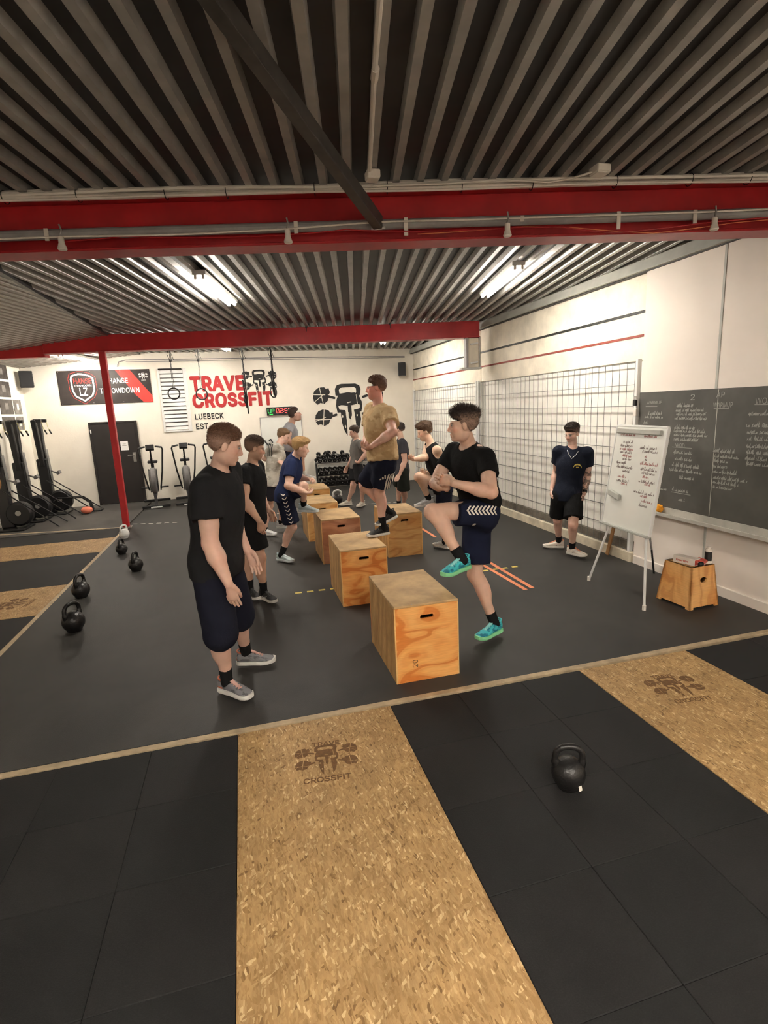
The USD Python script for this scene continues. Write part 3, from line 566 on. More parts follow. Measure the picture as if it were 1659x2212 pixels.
hk = single('wall_hook', tube([(.56, YB - .02, 1.32), (.56, YB - .09, 1.3), (.62, YB - .13, 1.22), (.7, YB - .12, 1.21), (.74, YB - .1, 1.28), (.70, YB - .08, 1.36), (.66, YB - .05, 1.33)], .02, 8), 'black_plastic', 'black curved hook in front of the white board', 'hook')
ck = thing('digital_clock', 'digital wall clock showing green UP and red 02:56', 'clock', (.66, YB, 1.96)); part(ck, 'case', bx(0, .66, -.06, 0, 0, .205, .006), 'black_plastic')
SEG = {'0': 'abcdef', '2': 'abged', '5': 'afgcd', '6': 'afgecd', 'U': 'fedcb', 'P': 'abfeg'}
def digit(ch, x, z, w, h, mat):
    s = w * .2; R = {'a': (s * .6, w - s * .6, h - s, h), 'd': (s * .6, w - s * .6, 0, s), 'g': (s * .6, w - s * .6, h / 2 - s / 2, h / 2 + s / 2), 'f': (0, s, h / 2 + s * .2, h - s * .2), 'e': (0, s, s * .2, h / 2 - s * .2), 'b': (w - s, w, h / 2 + s * .2, h - s * .2), 'c': (w - s, w, s * .2, h / 2 - s * .2)}
    part(ck, 'digit', cat([bx(x + R[q][0], x + R[q][1], -.063, -.06, z + R[q][2], z + R[q][3]) for q in SEG[ch]]), mat, smooth=False)
for ch, x in zip('UP', (.03, .12)): digit(ch, x, .055, .07, .11, 'led_green')
part(ck, 'digit', bx(.06, .15, -.063, -.06, .025, .034), 'led_green')
for ch, x in zip('0256', (.24, .335, .45, .545)): digit(ch, x, .05, .075, .12, 'led_red')
[part(ck, 'colon_dot', bx(.421, .436, -.063, -.06, z, z + .015), 'led_red') for z in (.075, .13)]
def speaker(label, loc, rz, w, h):
    t = thing('loudspeaker', label, 'loudspeaker', loc, rz); part(t, 'cabinet', bx(-w / 2, w / 2, -.1, .1, 0, h, .012), 'black_plastic'); part(t, 'grille', bx(-w / 2 + .015, w / 2 - .015, -.112, -.1, .02, h - .02, .006), 'black_cloth')
    part(t, 'bracket', bx(-.02, .02, .1, .2, h * .4, h * .6, .004), 'black_metal')
speaker('black loudspeaker high on the back wall at the left corner', (-4.56, YB - .25, 2.82), .35, .26, .36)
speaker('black loudspeaker high in the corner beside the right wall', (4.26, YB - .2, 2.84), -.3, .2, .34)

# ------------------------------------------------------------------ dumbbell rack
rk = thing('dumbbell_rack', 'black three-tier dumbbell rack against the back wall', 'rack', (1.76, 13.5, 0)); RW = 1.62
for x in (0, RW - .05):
    part(rk, 'upright', obox((x + .025, .17, .41), (.025, 0, 0), (0, .03, 0), (0, .05, .41), .004), 'black_metal'); part(rk, 'foot', bx(x, x + .05, -.12, .5, 0, .04, .004), 'black_metal')
TIER = ((.70, .22), (.40, .07), (.15, -.08))
for z, y in TIER:
    part(rk, 'shelf_rail', obox((RW / 2, y - .1, z), (RW / 2, 0, 0), (0, .02, .006), (0, -.006, .02), .003), 'grey_plastic' if z > .6 else 'black_metal'); part(rk, 'shelf_rail', obox((RW / 2, y + .11, z + .07), (RW / 2, 0, 0), (0, .02, .006), (0, -.006, .02), .003), 'black_metal')
part(rk, 'front_plate', bx(.06, RW - .06, .14, .15, .565, .66, .003), 'galv')
def dumbbell(label, loc, tilt, r=.062, L=.15):
    t = thing('dumbbell', label, 'dumbbell', loc, 0, 'dumbbells on the rack'); d = A([0, 1, tilt]); d /= np.linalg.norm(d); u = A([1., 0, 0]); w = np.cross(d, u)
    for s in (-1, 1):
        P = [d * (s * (L - .035) + e * .034) + rr * (math.cos(a) * u + math.sin(a) * w) for e, rr in ((-1, r * .86), (-.75, r), (.75, r), (1, r * .86)) for a in np.arange(6) * math.pi / 3 + .26]
        part(t, 'head', hull(P), 'iron', smooth=False)
    part(t, 'grip', tube([d * -L, d * 0, d * L], [.014, .017, .014], 8), 'steel'); return t
first = {}; ORD = 'first second third fourth fifth sixth seventh eighth ninth tenth eleventh twelfth'.split()
for k, (z, y) in enumerate(TIER):
    for i in range(12):
        P = (1.76 + .11 + i * .128 + rng.uniform(-.006, .006), 13.5 + y, z + .1); lb = f'black hexagonal dumbbell, {ORD[i]} from the left on the {("top", "middle", "bottom")[k]} tier of the rack'
        if k not in first: first[k] = dumbbell(lb, P, .33, (.064, .07, .074)[k]); keys(first[k], group=f'dumbbells on the {("top", "middle", "bottom")[k]} tier')
        else: dup(first[k], lb, P, rng.uniform(-.06, .06))
for i in range(8): dup(first[0], f'black dumbbell piled across the top tier, {ORD[i]} of the pile from the left', (1.86 + i * .16 + (.1 if i > 4 else 0), 13.72, .875 + .012 * (i % 3)), rng.uniform(-.5, .5), 'dumbbells piled on the top tier')

# ------------------------------------------------------------------ hanging rings
def rings(label, x, y, zr, r, yaw, ring=True, loose=0.):
    t = thing('gymnastic_ring', label, 'gymnastic ring', (x, y, zr)); top = ZC - zr - .02
    part(t, 'ceiling_eye', tube([(0, 0, top + .03), (0, 0, top - .06)], .008, 6), 'steel')
    part(t, 'strap', cat([bar((-.012, 0, r), (0.004, 0, top - .05), .036, .006), bar((.02, .006, r), (.0, .006, top - .05), .036, .006)]), 'black_cloth')
    part(t, 'strap_end', cat([bar((.0, 0, top - .06), (-.05, .0, top - .2), .04, .008), bar((-.05, 0, top - .2), (-.01, .01, top - .33), .04, .008), bar((0, 0, top - .08), (.07, .01, top - .32), .036, .008), bar((.01, 0, top - .08), (.03, .01, top - .36), .036, .008)]), 'black_cloth')
    part(t, 'buckle', bx(-.02, .02, -.012, .016, top - .36, top - .32, .003), 'black_metal')
    c, s = math.cos(yaw), math.sin(yaw)
    part(t, 'ring', tube([(r * math.cos(a) * c, r * math.cos(a) * s, r * math.sin(a)) for a in np.linspace(0, 2 * math.pi, 29)[:-1]], .014, 8, True), 'ring_wood')
    if loose: part(t, 'loose_strap', cat([bar((.01, -.02, r + .55), (.03, -.03, -loose), .075, .03), bar((-.03, -.02, r + .3), (.01, -.03, -loose * .6), .06, .03), bar((.0, -.02, top - .1), (.012, -.02, r + .45), .06, .02)]), 'black_cloth')
rings('black gymnastic ring hanging in front of the white louvre', -1.32, 12.3, 2.52, .115, 0.)
rings('black gymnastic ring hanging in front of the letters TR', -.76, 12.3, 2.49, .115, .25)
rings('black gymnastic ring with a long strap hanging before the double S', .15, 12.3, 2.36, .1, 1.2, True, .33)
rings('black gymnastic ring seen nearly edge on before the letter T', .76, 12.3, 2.48, .115, .9, True, .12)

# ------------------------------------------------------------------ black columns with cords (ski trainers) and fan bikes
def ski(label, x, y):
    t = thing('ski_trainer', label, 'ski trainer', (x, y, 0), 0, 'ski trainers along the left wall')
    part(t, 'base_plate', bx(-.25, .35, -.3, .3, 0, .04, .01), 'black_metal')
    part(t, 'column', cat([bar((0, .0, .04), (-.02, .0, 1.25), .22, .16, (0, 1, 0), .02), bar((-.01, -.06, 1.1), (-.02, -.16, 2.1), .1, .1, (1, 0, 0), .012), bar((-.01, .06, 1.1), (-.02, .16, 2.1), .1, .1, (1, 0, 0), .012)]), 'black_plastic')
    part(t, 'front_panel', bar((.115, 0, .75), (.09, 0, 1.45), .12, .012, (1, 0, 0)), 'grey_plastic')
    for s in (-.16, .16):
        part(t, 'pulley_arm', bar((-.02, s, 2.08), (.13, s, 2.07), .06, .07), 'black_plastic'); part(t, 'cord', tube([(.13, s, 2.05), (.15, s * .9, 1.9), (.2, s * .9, 1.86)], .006, 5), 'cord_yellow')
        part(t, 'handle', bar((.16, s * .9, 1.88), (.2, s * .9, 1.78), .025, .025), 'black_plastic')
    fw = lathe([(0, -.1), (.2, -.1), (.24, -.06), (.24, .06), (.2, .1), (0, .1)], 24); part(t, 'flywheel_housing', place(fw, (.22, 0, .3), (1, 0, 0), (0, 0, 1), (0, -1, 0)), 'black_plastic')
    part(t, 'flywheel_badge', place(lathe([(0, 0), (.05, 0), (.05, .006), (0, .006)], 14), (.22, -.1, .32), (1, 0, 0), (0, 0, 1), (0, -1, 0)), 'galv')
    part(t, 'monitor', cat([bar((.1, 0, .98), (.24, -.04, .92), .03, .03), obox((.27, -.04, .93), (.03, 0, .02), (0, .07, 0), (-.012, 0, .03), .004)]), 'grey_plastic')
    for s in (-.26, .26): part(t, 'stay', tube([(.04, s * .6, .78), (.95, s, .02)], .013, 6), 'black_metal')
    return t
s0 = ski('black ski trainer column nearest the viewer, cut by the left edge', -4.58, 11.75)
dup(s0, 'black ski trainer column in the middle of the three by the wall', (-4.5, 12.55, 0)); dup(s0, 'black ski trainer column farthest back, nearest the black door', (-4.3, 13.3, 0))
single('hoop', tube([(-4.52 + .13 * math.cos(a), 11.2, .98 + .16 * math.sin(a)) for a in np.linspace(0, 2 * math.pi, 25)[:-1]], .02, 8, True), 'wood_stick', 'tan hoop hanging on the nearest black ski trainer', 'hoop')
pt = thing('floor_stand', 'black bent tube stand on the grey floor beside the ski trainers', 'stand', (-3.75, 13.2, 0))
for s in (0, .12): part(pt, 'bent_tube', tube([(-.5, s, .25), (-.35, s, .36), (.12, s, .34), (.26, s, .22), (.3, s, .02)], .02, 8), 'black_metal')
part(pt, 'foot', bx(.15, .5, -.05, .17, 0, .03, .008), 'black_metal')
single('cloth_bundle', sphere((-3.5, 12.95, .08), (.12, .12, .08), 2), 'orange_cloth', 'small orange cloth bundle on the grey floor', 'cloth')
def bike(label, x, y, rz):
    t = thing('fan_bike', label, 'fan bike', (x, y, 0), rz, 'fan bikes along the back wall')   # the front wheel looks towards -y
    fw = lathe([(0, -.075), (.24, -.075), (.3, -.04), (.3, .04), (.24, .075), (0, .075)], 28); part(t, 'fan_housing', place(fw, (0, -.2, .62), (0, 1, 0), (0, 0, 1), (1, 0, 0)), 'grey_plastic')
    part(t, 'fan_cage', cat([tube([(sx, -.2 + r * math.cos(a), .62 + r * math.sin(a)) for a in np.linspace(0, 6.2832, 25)[:-1]], .006, 5, True) for sx in (-.08, .08) for r in (.12, .2, .27)]), 'black_metal')
    part(t, 'frame', cat([bar((0, -.25, .35), (0, -.35, .06), .11, .06), bar((0, -.2, .3), (0, .55, .32), .08, .07), bar((0, .35, .3), (0, .5, .95), .06, .05)]), 'black_metal'); part(t, 'console_stem', bar((0, -.05, .85), (0, -.1, 1.12), .05, .05), 'black_metal')
    for yy in (-.4, .6): part(t, 'foot_bar', bx(-.3, .3, yy - .03, yy + .03, .02, .08, .01), 'black_metal')
    part(t, 'foot_plate', bx(-.12, .12, -.47, -.43, .02, .05, .004), 'white_metal')
    part(t, 'console', cat([bar((0, -.1, 1.1), (0, -.16, 1.32), .035, .035), obox((0, -.17, 1.37), (.09, 0, 0), (0, .03, -.02), (0, .03, .055), .01)]), 'black_plastic')
    part(t, 'seat', cat([obox((0, .5, 1.0), (.11, 0, 0), (0, .14, 0), (0, 0, .03), .02)]), 'black_plastic')
    for s in (-1, 1):
        part(t, 'handle_arm', tube([(s * .13, -.05, .42), (s * .2, .0, .8), (s * .26, -.02, 1.32), (s * .24, -.04, 1.36)], .018, 8), 'black_metal'); part(t, 'grip', tube([(s * .25, -.03, 1.36), (s * .06 + s * .05, .02, 1.385)], .02, 8), 'black_plastic')
        part(t, 'pedal', cat([bar((s * .12, .1, .36), (s * .14, .1, .42), .03, .03), bx(min(s * .14, s * .3), max(s * .14, s * .3), .06, .14, .41, .44, .006)]), 'black_metal')
    return t
k0 = bike('black fan bike nearest the black door', -2.08, 13.25, .12)
dup(k0, 'black fan bike in the middle, in front of the lettering wall', (-1.36, 13.3, 0), .1); dup(k0, 'black fan bike mostly hidden behind the man in front', (-.66, 13.35, 0), .1)

# framed photographs on the left wall
def photo(y0, y1, z0, z1, m, label):
    t = thing('photo_print', label, 'photograph', (XL, y0, z0), 0, 'photographs on the left wall')
    part(t, 'print', bx(0, .012, 0, y1 - y0, 0, z1 - z0, .002), m); part(t, 'figure', bx(.012, .0135, (y1 - y0) * .35, (y1 - y0) * .62, (z1 - z0) * .3, (z1 - z0) * .75, .001), 'photo_grey' if m == 'photo_dark' else 'wall_paint')
rows = ((2.97, 3.27), (2.6, 2.92), (2.24, 2.55), (1.9, 2.19)); nm = ('top', 'second', 'third', 'lowest')
for i, (a, b) in enumerate(rows):
    photo(12.75, 13.38, a, b, 'photo_dark', f'wide dark photograph, {nm[i]} of its column on the left wall')
    if i > 1: photo(13.45, 13.85, a, b, 'photo_grey', f'narrow grey photograph by the corner in the {nm[i]} row')

# ------------------------------------------------------------------ fence on the right
def wire_panel(y0, y1, label):
    t = thing('fence_panel', label, 'fence', (WR + .035, y0, .12), 0); L = y1 - y0; h = 2.32
    V = [bar((0, s, 0), (0, s, h), .0045, .0045, bev=0) for s in np.arange(.05, L - .02, .135)]; part(t, 'upright_wires', cat(V), 'wire', kind='stuff')
    for i in range(10):
        z = .02 + i * .2545; part(t, 'cross_wire', cat([bar((d_, 0, z), (d_, L, z), .006, .006, bev=0) for d_ in (-.006, .006)]), 'wire', kind='stuff')
    for s in (0, L): part(t, 'post', bx(-.025, .03, s - .022, s + .022, 0, h + .03, .004), 'white_metal')
wire_panel(5.46, 9.86, 'wire mesh fence panel behind the man with glasses, ending at the blackboard'); wire_panel(9.95, 13.95, 'far wire mesh fence panel reaching the back corner')
lk = thing('padlock', 'black padlock and white tag on the fence post at the blackboard corner', 'padlock', (WR - .0, 5.44, 1.93)); part(lk, 'body', bx(-.035, -.002, -.04, .01, 0, .07, .006), 'black_plastic'); part(lk, 'shackle', tube([(-.02, -.03, .07), (-.02, -.025, .11), (-.02, -.005, .11), (-.02, 0, .07)], .006, 6), 'steel'); part(lk, 'tag', bx(-.03, -.005, -.05, .0, -.12, -.03, .003), 'white_plastic')
sk = single('wooden_stick', bar((WR - .03, 5.8, .0), (WR + .02, 5.62, .85), .05, .02, (1, 0, 0)), 'wood_stick', 'plain wooden lath leaning on the fence behind the flip chart', 'lath')

# ------------------------------------------------------------------ blackboard and chalk
XB = XR - .03
bb = thing('blackboard', 'long dark blackboard full of chalk notes on the right wall', 'blackboard', (XB, 3.4, .8)); part(bb, 'panel', bx(XB - .02, XB, 1.2, 5.40, .79, 2.08, .003), 'chalkboard', world=True)
part(bb, 'joint', bx(XB - .0206, XB - .019, 4.31, 4.318, .80, 2.07), 'tray_grey', world=True)
tr = part(bb, 'chalk_tray', cat([bx(XB - .11, XB, 1.2, 5.2, .70, .715, .003), bx(XB - .115, XB - .1, 1.2, 5.2, .70, .74, .003), bx(XB - .02, XB, 1.2, 5.2, .70, .79, .003)]), 'tray_grey', world=True)
def scribble(w, h, seed, slant=.15):
    """a handwritten word group in the xy plane: connected strokes of varied letters"""
    r = random.Random(seed); x = 0.; segs = []
    while x < w:
        n = r.randint(2, 6); pts = []
        for _ in range(n):
            if x > w: break
            hh = h * r.choice((.5, .55, .6, 1., .95)); cw = h * r.uniform(.35, .6); k = r.randint(0, 3)
            q = {0: [(0, hh), (0, 0), (cw * .7, hh * .1)], 1: [(cw * .8, hh * .9), (.1 * cw, hh * .7), (.15 * cw, .1 * hh), (cw * .8, .15 * hh), (cw * .8, hh * .6)], 2: [(0, 0), (cw * .35, hh), (cw * .75, 0)], 3: [(0, hh * .5), (cw * .4, hh * .6), (cw * .1, 0), (cw * .7, .1 * hh)]}[k]
            pts += [(x + a + b * slant, b) for a, b in q]; x += cw
        if len(pts) > 1: segs.append(pts)
        x += h * .4
    return segs
def strokes(segs, wd): return unary_union([LineString(s).buffer(wd / 2, 1, cap_style=2, join_style=2) for s in segs]).simplify(.0004)
def on_right(mesh, y, z): return place(mesh, (XB - .0205, y, z), (0, -1, 0), (0, 0, 1), (-1, 0, 0))
def rw(px, py):
    d = CR @ A([(px - 829.5) / FPX, 1, -(py - 1106) / FPX]); t = (XB - .02) / d[0]; return d[1] * t, CAM_H + d[2] * t
def chalk(name, pts, mat='chalk'): pass
LINES = [(1393, 900, 1432, 10), (1400, 893, 1428, 9), (1462, 876, 1495, 9), (1460, 886, 1520, 9), (1461, 894, 1522, 9), (1457, 903, 1528, 9), (1457, 923, 1500, 9), (1456, 930, 1522, 9), (1456, 938, 1525, 9), (1456, 948, 1505, 9),
         (1455, 976, 1495, 9), (1458, 990, 1492, 9), (1452, 1003, 1510, 9), (1446, 1013, 1515, 9), (1468, 1030, 1497, 10), (1452, 1056, 1488, 11), (1466, 1078, 1480, 10), (1541, 973, 1588, 9), (1542, 984, 1596, 9), (1541, 994, 1575, 9), (1540, 1006, 1570, 9), (1540, 1017, 1590, 9), (1541, 1030, 1615, 9), (1540, 1040, 1595, 9), (1540, 1050, 1580, 9),
         (1617, 893, 1670, 11), (1613, 917, 1670, 13), (1614, 932, 1670, 12), (1614, 946, 1670, 12), (1612, 962, 1670, 12), (1612, 975, 1670, 12), (1610, 988, 1670, 12), (1612, 1000, 1670, 11), (1390, 912, 1400, 8), (1426, 1055, 1440, 7)]
for i, (x0, y, x1, hp) in enumerate(LINES):
    a, z = rw(x0, y); b2, z2 = rw(x1, y); w = a - b2; h = hp / 1143. * 4.9 * .72
    part(bb, 'chalk_line', on_right(extr(strokes(scribble(w, h, 31 + i), .0065), .0012), a, z - h / 2), 'chalk', smooth=False, world=True)
for txt, x0, y, x1, hp in (('WARMUP', 1397, 870, 1430, 8), ('2', 1492, 858, 1501, 14), ('AP', 1548, 853, 1566, 12), ('WARMUP', 1541, 875, 1583, 11), ('WOD', 1459, 961, 1479, 9), ('WOD', 1632, 866, 1668, 13)):
    a, z = rw(x0, y); b2, _ = rw(x1, y); h = hp / 1143. * 4.9; part(bb, 'chalk_word', on_right(words(txt, a - b2, h, .0012, False), a, z - h / 2), 'chalk', smooth=False, world=True)
for x0, y0, x1 in ((1542, 883, 1575), (1452, 966, 1495), (1450, 1063, 1492), (1630, 875, 1670), (1395, 879, 1420)):
    a, z = rw(x0, y0); b2, _ = rw(x1, y0); part(bb, 'chalk_line', on_right(extr(sbox(0, 0, a - b2, .007), .0012), a, z), 'chalk', smooth=False, world=True)
sp = trimesh.creation.icosphere(3, 1.); v = sp.vertices; sp.vertices = np.sign(v) * np.abs(v) ** .75 * A([.05, .085, .05]) * (1 + .25 * (meshkit.noise(v * 3, 4) - .5))[:, None]; sp.apply_translation((XB - .06, 5.0, .765))
single('sponge', sp, 'sponge', 'orange sponge lying at the end of the chalk tray', 'sponge')

# ------------------------------------------------------------------ flip chart
FA, FB = A([3.671, 5.003, 0.]), A([3.612, 4.065, 0.]); fu = (FB - FA) / np.linalg.norm(FB - FA); fback = A([-fu[1], fu[0], 0.])   # fback points to the wall
fv = UP + fback * .14; fv /= np.linalg.norm(fv); fn_ = np.cross(fu, fv); fn_ = -fn_ if fn_ @ fback > 0 else fn_
FC = FA + fu * .47
fc = thing('flip_chart', 'white flip chart easel covered in handwriting, in front of the blackboard', 'flip chart', FC)
def fp(u, v, n=0.): return FC + fu * u + fv * v + fn_ * n
U0, U1, V0, V1 = -.395, .365, .70, 1.757
part(fc, 'board', obox(fp((U0 + U1) / 2, (V0 + V1) / 2), fu * (U1 - U0) / 2, fv * (V1 - V0) / 2, fn_ * .012, .006), 'whiteboard', world=True)
for a, b in (((U0, V0), (U0, V1)), ((U1, V0), (U1, V1)), ((U0, V1), (U1, V1))): part(fc, 'frame', bar(fp(*a), fp(*b), .022, .034, fn_, .006), 'white_metal', world=True)
part(fc, 'pen_tray', bar(fp(U0 - .01, V0, .02), fp(U1 + .01, V0, .02), .022, .05, fn_, .004), 'trim_grey', world=True)
part(fc, 'paper_clamp', bar(fp(U0 + .03, V1 - .055, .022), fp(U1 - .06, V1 - .055, .022), .05, .03, fn_, .008), 'trim_grey', world=True)
for q, (u, v) in ((FA, (-.28, .76)), (FB, (.27, .76))):
    part(fc, 'leg', tube([q + UP * .01, fp(u, v, -.03)], .013, 10), 'white_metal', world=True); part(fc, 'rubber_foot', tube([q + UP * .0, q + UP * .05], .018, 10), 'white_plastic', world=True)
part(fc, 'rear_leg', tube([fp(.1, 1.2, -.03), A([4.44, 4.93, .3])], .011, 8), 'pipe_grey', world=True); part(fc, 'rear_leg', tube([A([4.44, 4.93, .3]), A([4.5, 4.94, .0])], .011, 8), 'black_metal', world=True, label='dark lower end')
part(fc, 'eraser', obox(fp(-.235, 1.03, .03), fu * .095 - fv * .02, fv * .032, fn_ * .018, .008), 'trim_grey', world=True)
def fpx(px, py):
    d = CR @ A([(px - 829.5) / FPX, 1, -(py - 1106) / FPX]); o = A([0, 0, CAM_H]); t = ((FC + fn_ * .0125) - o) @ fn_ / (d @ fn_); P = o + d * t - FC; return P @ fu, P @ fv
FL = [(1342, 937, 1372, 1), (1347, 953, 1367, 0), (1341, 961, 1366, 0), (1339, 968, 1366, 1), (1340, 975, 1365, 0), (1343, 983, 1364, 1), (1345, 990, 1363, 0), (1332, 997, 1352, 0), (1333, 1006, 1366, 0), (1345, 1016, 1360, 0), (1335, 1027, 1352, 1), (1332, 1036, 1358, 0), (1342, 1043, 1356, 1),
      (1392, 941, 1418, 1), (1383, 966, 1418, 0), (1388, 974, 1420, 0), (1393, 985, 1400, 1), (1393, 992, 1398, 0), (1383, 1000, 1421, 1), (1384, 1012, 1420, 0), (1386, 1020, 1414, 0), (1388, 1029, 1402, 1), (1380, 1038, 1416, 0), (1392, 1045, 1406, 1), (1369, 1060, 1413, 0), (1383, 1070, 1398, 1), (1386, 1081, 1410, 1), (1380, 1090, 1400, 0)]
for i, (x0, y, x1, c) in enumerate(FL):
    a, v = fpx(x0, y); b2, _ = fpx(x1, y); part(fc, 'handwriting', place(extr(strokes(scribble(max(b2 - a, .03), .026, 200 + i), .0042), .001), fp(a, v - .013, .0122), fu, fv, fn_), 'marker_red' if c else 'marker_black', smooth=False, world=True)

# ------------------------------------------------------------------ wooden block with things on it
q0 = A([3.985, 3.90, 0.]); wx, wy, wh = .37, .40, .41
wbx = thing('wooden_block', 'tapered plywood block with an oval hand hole by the right wall', 'block', q0, .06)
def tap(x, y, z): k = .042 * z / wh; return (x + (k if x == 0 else -k), y + (k if y == 0 else -k), z)
def panel(c0, c1, c2, c3, inward, th=.018):
    P = [A(c, float) for c in (c0, c1, c2, c3)]; return hull(P + [p + A(inward) * th for p in P])
part(wbx, 'side_panel', panel(tap(0, 0, .0), tap(0, wy, .0), tap(0, wy, wh), tap(0, 0, wh), (1, 0, 0)).difference(bx(-.05, .1, .05, wy - .05, -.05, .022)) if False else m3.Manifold(m3.Mesh(*(lambda t: (t.vertices.astype(np.float32), t.faces.astype(np.uint32)))(panel(tap(0, 0, 0), tap(0, wy, 0), tap(0, wy, wh), tap(0, 0, wh), (1, 0, 0))))) - m3.Manifold.cube((.3, wy - .1, .05)).translate((-.1, .05, -.03)), 'ply_block', smooth=False)
fpnl = panel(tap(0, 0, 0), tap(wx, 0, 0), tap(wx, 0, wh), tap(0, 0, wh), (0, 1, 0)); M3 = lambda t: m3.Manifold(m3.Mesh(t.vertices.astype(np.float32), t.faces.astype(np.uint32)))
part(wbx, 'front_panel', M3(fpnl) - m3.Manifold.cube((wx - .1, .3, .05)).translate((.05, -.1, -.03)) - m3.Manifold.cylinder(.4, .028, .028, 24).scale((1.5, 1, 1)).rotate((90, 0, 0)).translate((wx * .5, .2, .275)), 'ply_block', smooth=False)
part(wbx, 'back_panel', panel(tap(0, wy, 0), tap(wx, wy, 0), tap(wx, wy, wh), tap(0, wy, wh), (0, -1, 0)), 'ply_block', smooth=False); part(wbx, 'side_panel', panel(tap(wx, 0, 0), tap(wx, wy, 0), tap(wx, wy, wh), tap(wx, 0, wh), (-1, 0, 0)), 'ply_block', smooth=False)
part(wbx, 'top_panel', panel(tap(0, 0, wh), tap(wx, 0, wh), tap(wx, wy, wh), tap(0, wy, wh), (0, 0, -1)), 'ply_tan', smooth=False)
TB = q0 + UP * (wh + .001)
cx_ = thing('card_box', 'white cardboard packet with red print on the wooden block', 'packet', TB + A([.075, .17, 0]), .25)
part(cx_, 'carton', bx(0, .09, -.1, .12, 0, .065, .002), 'card_white'); part(cx_, 'print', place(words('berlin', .12, .022, .001), (-.0005, .085, .02), (0, -1, 0), (0, 0, 1), (-1, 0, 0)), 'card_red', smooth=False)
part(cx_, 'red_band', bx(.0, .0905, -.1008, -.0995, .008, .058), 'card_red')
rb = thing('red_packet', 'crumpled red and white packet beside the white carton', 'packet', TB + A([.195, .1, 0]), .5); part(rb, 'pouch', obox((0, 0, .028), (.05, .0, .0), (0, .045, .01), (0, -.01, .027), .012), 'card_red'); part(rb, 'stripe', obox((0, -.001, .03), (.051, .0, .0), (0, .046, .01), (0, -.001, .006), .002), 'card_white')
cn = thing('spray_can', 'tall white canister with a black stripe on the wooden block', 'can', TB + A([.295, .11, 0])); part(cn, 'body', lathe([(0, 0), (.031, 0), (.033, .005), (.033, .13), (.028, .145), (0, .145)], 20), 'card_white'); part(cn, 'label_band', lathe([(.0335, .03), (.0337, .03), (.0337, .12), (.0335, .12)], 20).slice_plane((0, 0, 0), (-1, -.3, 0)), 'black_plastic'); part(cn, 'cap', lathe([(0, .145), (.02, .145), (.02, .165), (0, .167)], 16), 'card_white')
bl = single('rubber_ball', sphere(TB + A([.15, .05, .024]), (.03, .024, .024)), 'black_plastic', 'small black ball at the front of the wooden block top', 'ball')

# burnt emblems on the chipboard
def brand(x, y, label, s=.19, rz=0.):
    t = thing('burnt_emblem', label, 'burnt mark', (x, y, .0012), rz); g = affinity.scale(EM, s, s, origin=(0, 0))
    part(t, 'emblem', extr(g, .0008), 'burnt', smooth=False)
    w = words('TRAVE', .17, .042, .0008); w.apply_translation((-.085, .125, 0)); part(t, 'lettering', w, 'burnt', smooth=False)
    w = words('CROSSFIT', .27, .045, .0008); w.apply_translation((-.135, -.2, 0)); part(t, 'lettering', w, 'burnt', smooth=False)
brand(.31, 2.83, 'burnt emblem on the middle chipboard strip in front', .2, -.12); brand(2.82, 2.83, 'burnt emblem on the right chipboard strip', .2, -.12); brand(-2.72, 6.72, 'burnt emblem on the nearer left chipboard strip', .2, 1.4)

for b_, lb in ((-.82, 'small black clamp on top of the far red beam, left one'), (.72, 'black clamp on top of the far red beam, nearer the right wall')):
    t = thing('beam_clamp', lb, 'clamp', rp(b_, N2 - .1, 3.54)); part(t, 'jaw', bar(rp(b_, N2 - .1, 3.52), rp(b_ + .01, N2 - .1, 3.62), .035, .03), 'black_metal', world=True); part(t, 'screw', bar(rp(b_, N2 - .11, 3.46), rp(b_, N2 - .11, 3.54), .012, .012), 'black_metal', world=True); part(t, 'handle', bar(rp(b_ - .02, N2 - .1, 3.57), rp(b_ + .05, N2 - .1, 3.6), .03, .03), 'black_metal', world=True)
# ------------------------------------------------------------------ people: smooth distance fields turned into one continuous surface
def smin(a, b, k):
    if k <= 0: return np.minimum(a, b)
    h = np.clip(.5 + .5 * (b - a) / k, 0, 1); return b + (a - b) * h - k * h * (1 - h)
def unit(v): v = A(v, float); return v / (np.linalg.norm(v) + 1e-12)
class Cap:                                        # tapered capsule, optionally wider along the side vector u by factor q
    def __init__(s, a, b, r0, r1, u=None, q=1., k=.02): s.a, s.b, s.r0, s.r1, s.u, s.q, s.k = A(a, float), A(b, float), r0, r1, None if u is None else unit(u), q, k
    def box(s): m = max(s.r0, s.r1) * max(1, s.q); return np.minimum(s.a, s.b) - m, np.maximum(s.a, s.b) + m
    def d(s, p):
        ab = s.b - s.a; L = ab @ ab + 1e-12; t = np.clip(((p - s.a) @ ab) / L, 0, 1); v = p - (s.a + t[..., None] * ab)
        if s.u is not None: v = v - (v @ s.u)[..., None] * s.u * (1 - 1 / s.q)
        return np.sqrt((v * v).sum(-1)) - (s.r0 + (s.r1 - s.r0) * t)
class Ell:
    def __init__(s, c, r, F=None, k=.02): s.c, s.r, s.F, s.k = A(c, float), A(r, float), np.eye(3) if F is None else A(F, float), k   # F columns: axes
    def box(s): m = max(s.r); return s.c - m, s.c + m
    def d(s, p):
        q = (p - s.c) @ s.F; k0 = np.sqrt(((q / s.r) ** 2).sum(-1)); k1 = np.sqrt(((q / s.r ** 2) ** 2).sum(-1)) + 1e-9; return k0 * (k0 - 1) / k1
class Cut:                                        # a primitive clipped by half-spaces (point, outward normal)
    def __init__(s, prim, *pl): s.prim, s.pl, s.k = prim, [(A(o, float), unit(n)) for o, n in pl], prim.k
    def box(s): return s.prim.box()
    def d(s, p):
        d = s.prim.d(p)
        for o, n in s.pl: d = np.maximum(d, (p - o) @ n)
        return d
